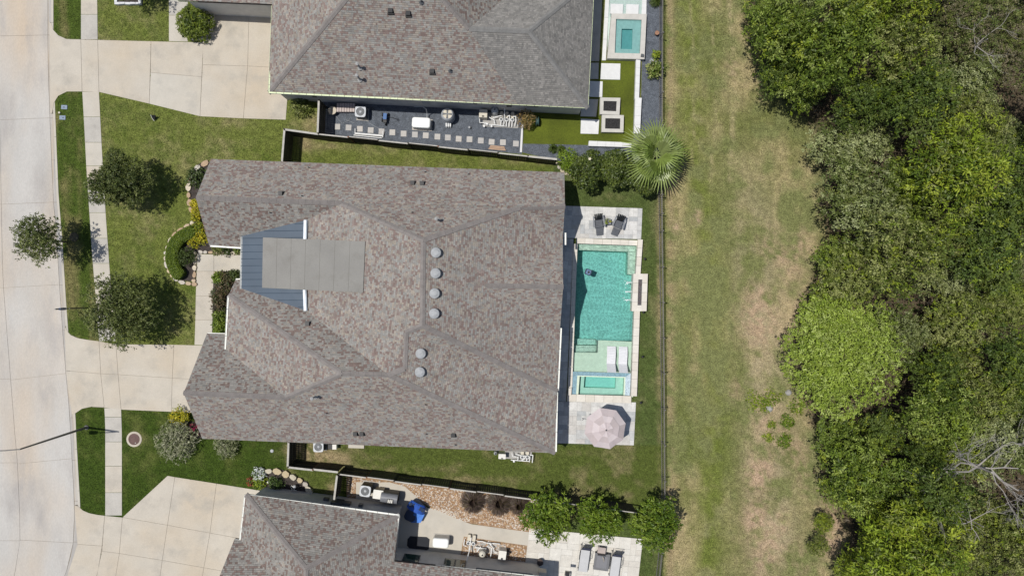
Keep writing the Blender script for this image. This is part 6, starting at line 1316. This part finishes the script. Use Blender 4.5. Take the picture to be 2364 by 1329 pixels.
ORD = ['first', 'second', 'third', 'fourth', 'fifth', 'sixth', 'seventh', 'eighth', 'ninth', 'tenth', 'eleventh', 'twelfth', 'thirteenth', 'fourteenth', 'fifteenth', 'sixteenth', 'seventeenth', 'eighteenth', 'nineteenth', 'twentieth'] + ['twenty-'+o for o in ('first', 'second', 'third', 'fourth', 'fifth', 'sixth', 'seventh', 'eighth', 'ninth')] + ['thirtieth'] + ['thirty-'+o for o in ('first', 'second', 'third', 'fourth', 'fifth')]
bands = {}
for s in spots:
    e = s[0]-float(forest_x(s[1])); b = 'at the field edge' if e < 130 else ('inside the woods' if s[0] < 2180 else 'towards the right border')
    bands.setdefault((b, s[3]), []).append(s)
tree('woodland_tree', 'huge smooth bright lime green tree at the field edge', 1940, 822, 4.0, 4.4, 2.3, 'lime', 42000, .13, 46, 301, shell=.72, up=.65, bump=.24, jit=.4, tr=.2, group='trees of the woods', cl=10, spr=1.0)
tree('woodland_tree', 'smaller lime green tree just above the huge lime one', 1905, 712, 1.9, 3.0, 1.6, 'lime', 11000, .13, 20, 302, shell=.6, up=.6, bump=.2, jit=.5, tr=.12, group='trees of the woods')
for (b, kind), lst in bands.items():
    if kind == 'skip': continue
    lst.sort(key=lambda s: s[1])
    for i, (px, py, sc, kd) in enumerate(lst):
        if px > 2440 or py < -80 or py > 1410: continue
        zc = 3.6*sc*(1.3 if b == 'inside the woods' else 1.0); cm, tm = forest_proto(kind, R_.randrange(3)); q = G(px, py, zc); q.z = 0
        lab = '%s tree %s%s' % (KINDS[kind]['word'], b, '' if len(lst) == 1 else ', %s such from the top' % ORD[i])
        t = thing('woodland_tree', lab, 'tree', q, R_.uniform(0, 6.28), 'trees of the woods'); t.scale = (sc, sc, sc*R_.uniform(.8, 1.3)*(1.3 if b == 'inside the woods' else 1.0))
        for nm, me_ in (('crown', cm), ('trunk', tm)): o = bpy.data.objects.new(nm, me_); C.objects.link(o); o.parent = t
# bare trees
PALE = M('bare_wood', (.33, .305, .28), .9, .15, 6)
def bare_tree(label, px, py, h, L, ang, seed, spread=1.0, depth=5, r0=.075):
    R2 = random.Random(seed); q = G(px, py, h); q.z = 0; t = thing('bare_tree', label, 'tree', q); mb = MB(); stem = MB(); stem.tube([(0, 0, 0), (.1, 0, h*.6), (0, 0, h)], [r0*1.5, r0*1.2, r0], 7); stem.build('trunk', PALE, t, local=True)
    def grow(p, d, l, r, k):
        pts = [p]; 
        for i in range(3):
            d = (d+Vector((R2.gauss(0, .22), R2.gauss(0, .22), R2.gauss(.02, .14)))).normalized(); pts.append(pts[-1]+d*l/3)
        mb.tube(pts, [r, r*.85, r*.7, r*.5], 5 if k > 2 else 4)
        if k == 0: return
        for i in range(R2.choice((2, 3, 3))):
            u = R2.choice(pts[1:]); nd = (d+Vector((R2.gauss(0, .6), R2.gauss(0, .6), R2.gauss(0, .3)))*spread).normalized(); grow(u, nd, l*R2.uniform(.55, .8), r*.55, k-1)
    for a in ang: grow(Vector((0, 0, h*.8)), Vector((math.cos(a), math.sin(a), .25)).normalized(), L, r0, depth-1)
    mb.build('branches', PALE, t, local=True); return t
bare_tree('bleached leafless tree spreading its branches over the right part of the woods', 2290, 1090, 6.6, 2.5, (0.0, .7, 2.6, 3.0, 3.4, 5.9), 5, .8, 5, .06)
bare_tree('small leafless grey tree in the lower right of the woods', 2270, 1215, 5.6, 1.5, (.3, 1.8, 3.4, 5.0), 8, 1.0, 4, .032)
bare_tree('thin bare twigs near the top right of the woods', 2280, 90, 5.6, 1.4, (.6, 2.2, 3.9, 5.4), 9, 1.0, 4, .028)
# undergrowth below the trees
rng = np.random.default_rng(99); n = 26000; ux_ = rng.uniform(1690, 2440, n); uy_ = rng.uniform(-40, 1380, n); keep = ux_ > forest_x(uy_) + 12 + 40*(vnoise(ux_/40, uy_/40, 4)-.5); ux_, uy_ = ux_[keep], uy_[keep]
hgt = .15+1.1*fbm(ux_/60, uy_/60, 8)*rng.random(len(ux_)); P_ = np.stack([(ux_-1182)/PPM*(1-hgt/48), (664.5-uy_)/PPM*(1-hgt/48), hgt], 1); pal = np.array([(.04, .06, .014), (.06, .08, .022), (.08, .085, .03), (.09, .07, .04), (.028, .045, .01)])
ci = (fbm(ux_/80, uy_/80, 15)*7).astype(int) % 5; V_ = leaves(P_, np.array([(0, 0, 1.0)]*len(P_)), .24, .45, rng, None, .6); o = bpy.data.objects.new('undergrowth', quads_mesh('undergrowth', V_, pal[ci]*rng.uniform(.7, 1.25, len(P_))[:, None], LEAF)); C.objects.link(o); setprops(o, 'leafy undergrowth on the floor of the woods', 'undergrowth', kind='stuff')

# ------------------------------------------------------------------ grass blades over lawns and field
rng = np.random.default_rng(404); n = 330000
gx = rng.uniform(115, 1930, n); gy = rng.uniform(-30, 1360, n); ok = gx > np.interp(gy, [c[0] for c in CURB], [c[1] for c in CURB])+8
ok &= gx < forest_x(gy)+25
for poly in PAVED: ok &= ~inpoly(gx, gy, poly)
for poly in ([(1306, 545), (1486, 552), (1472, 932), (1300, 930)], [(1455, 628), (1496, 630), (1492, 722), (1452, 720)], [(270, -40), (330, -40), (330, 15), (270, 15)]): ok &= ~inpoly(gx, gy, poly)
ok &= ((gx-310)**2+(gy-1013)**2 > 19**2)
gx, gy = gx[ok], gy[ok]
ri = np.clip(np.searchsorted(-ys, -gy), 0, len(ys)-1); x0_ = PX[ri, 0]; ci_ = np.clip(((gx-x0_)/(2480-x0_)*(nx-5)).astype(int), 0, nx-5)
colr = LAWNCOL[ri, ci_]*rng.uniform(.55, 1.5, len(gx))[:, None]*np.array([1.0, 1.02, .95])
hh_ = rng.uniform(.015, .05, len(gx)); P_ = np.stack([(gx-1182)/PPM, (664.5-gy)/PPM, hh_*.5+.004], 1)
V_ = leaves(P_, np.array([(0, 0, 1.0)]*len(P_)), .095, .32, rng, None, .55); V_[:, :, 2] = np.clip(V_[:, :, 2], .003, .06)
o = bpy.data.objects.new('grass', quads_mesh('grass', V_, colr, leaf_mat('grass_blade', .6, .15, .15))); C.objects.link(o); setprops(o, 'mown grass over the lawns and the field', 'grass', kind='stuff')
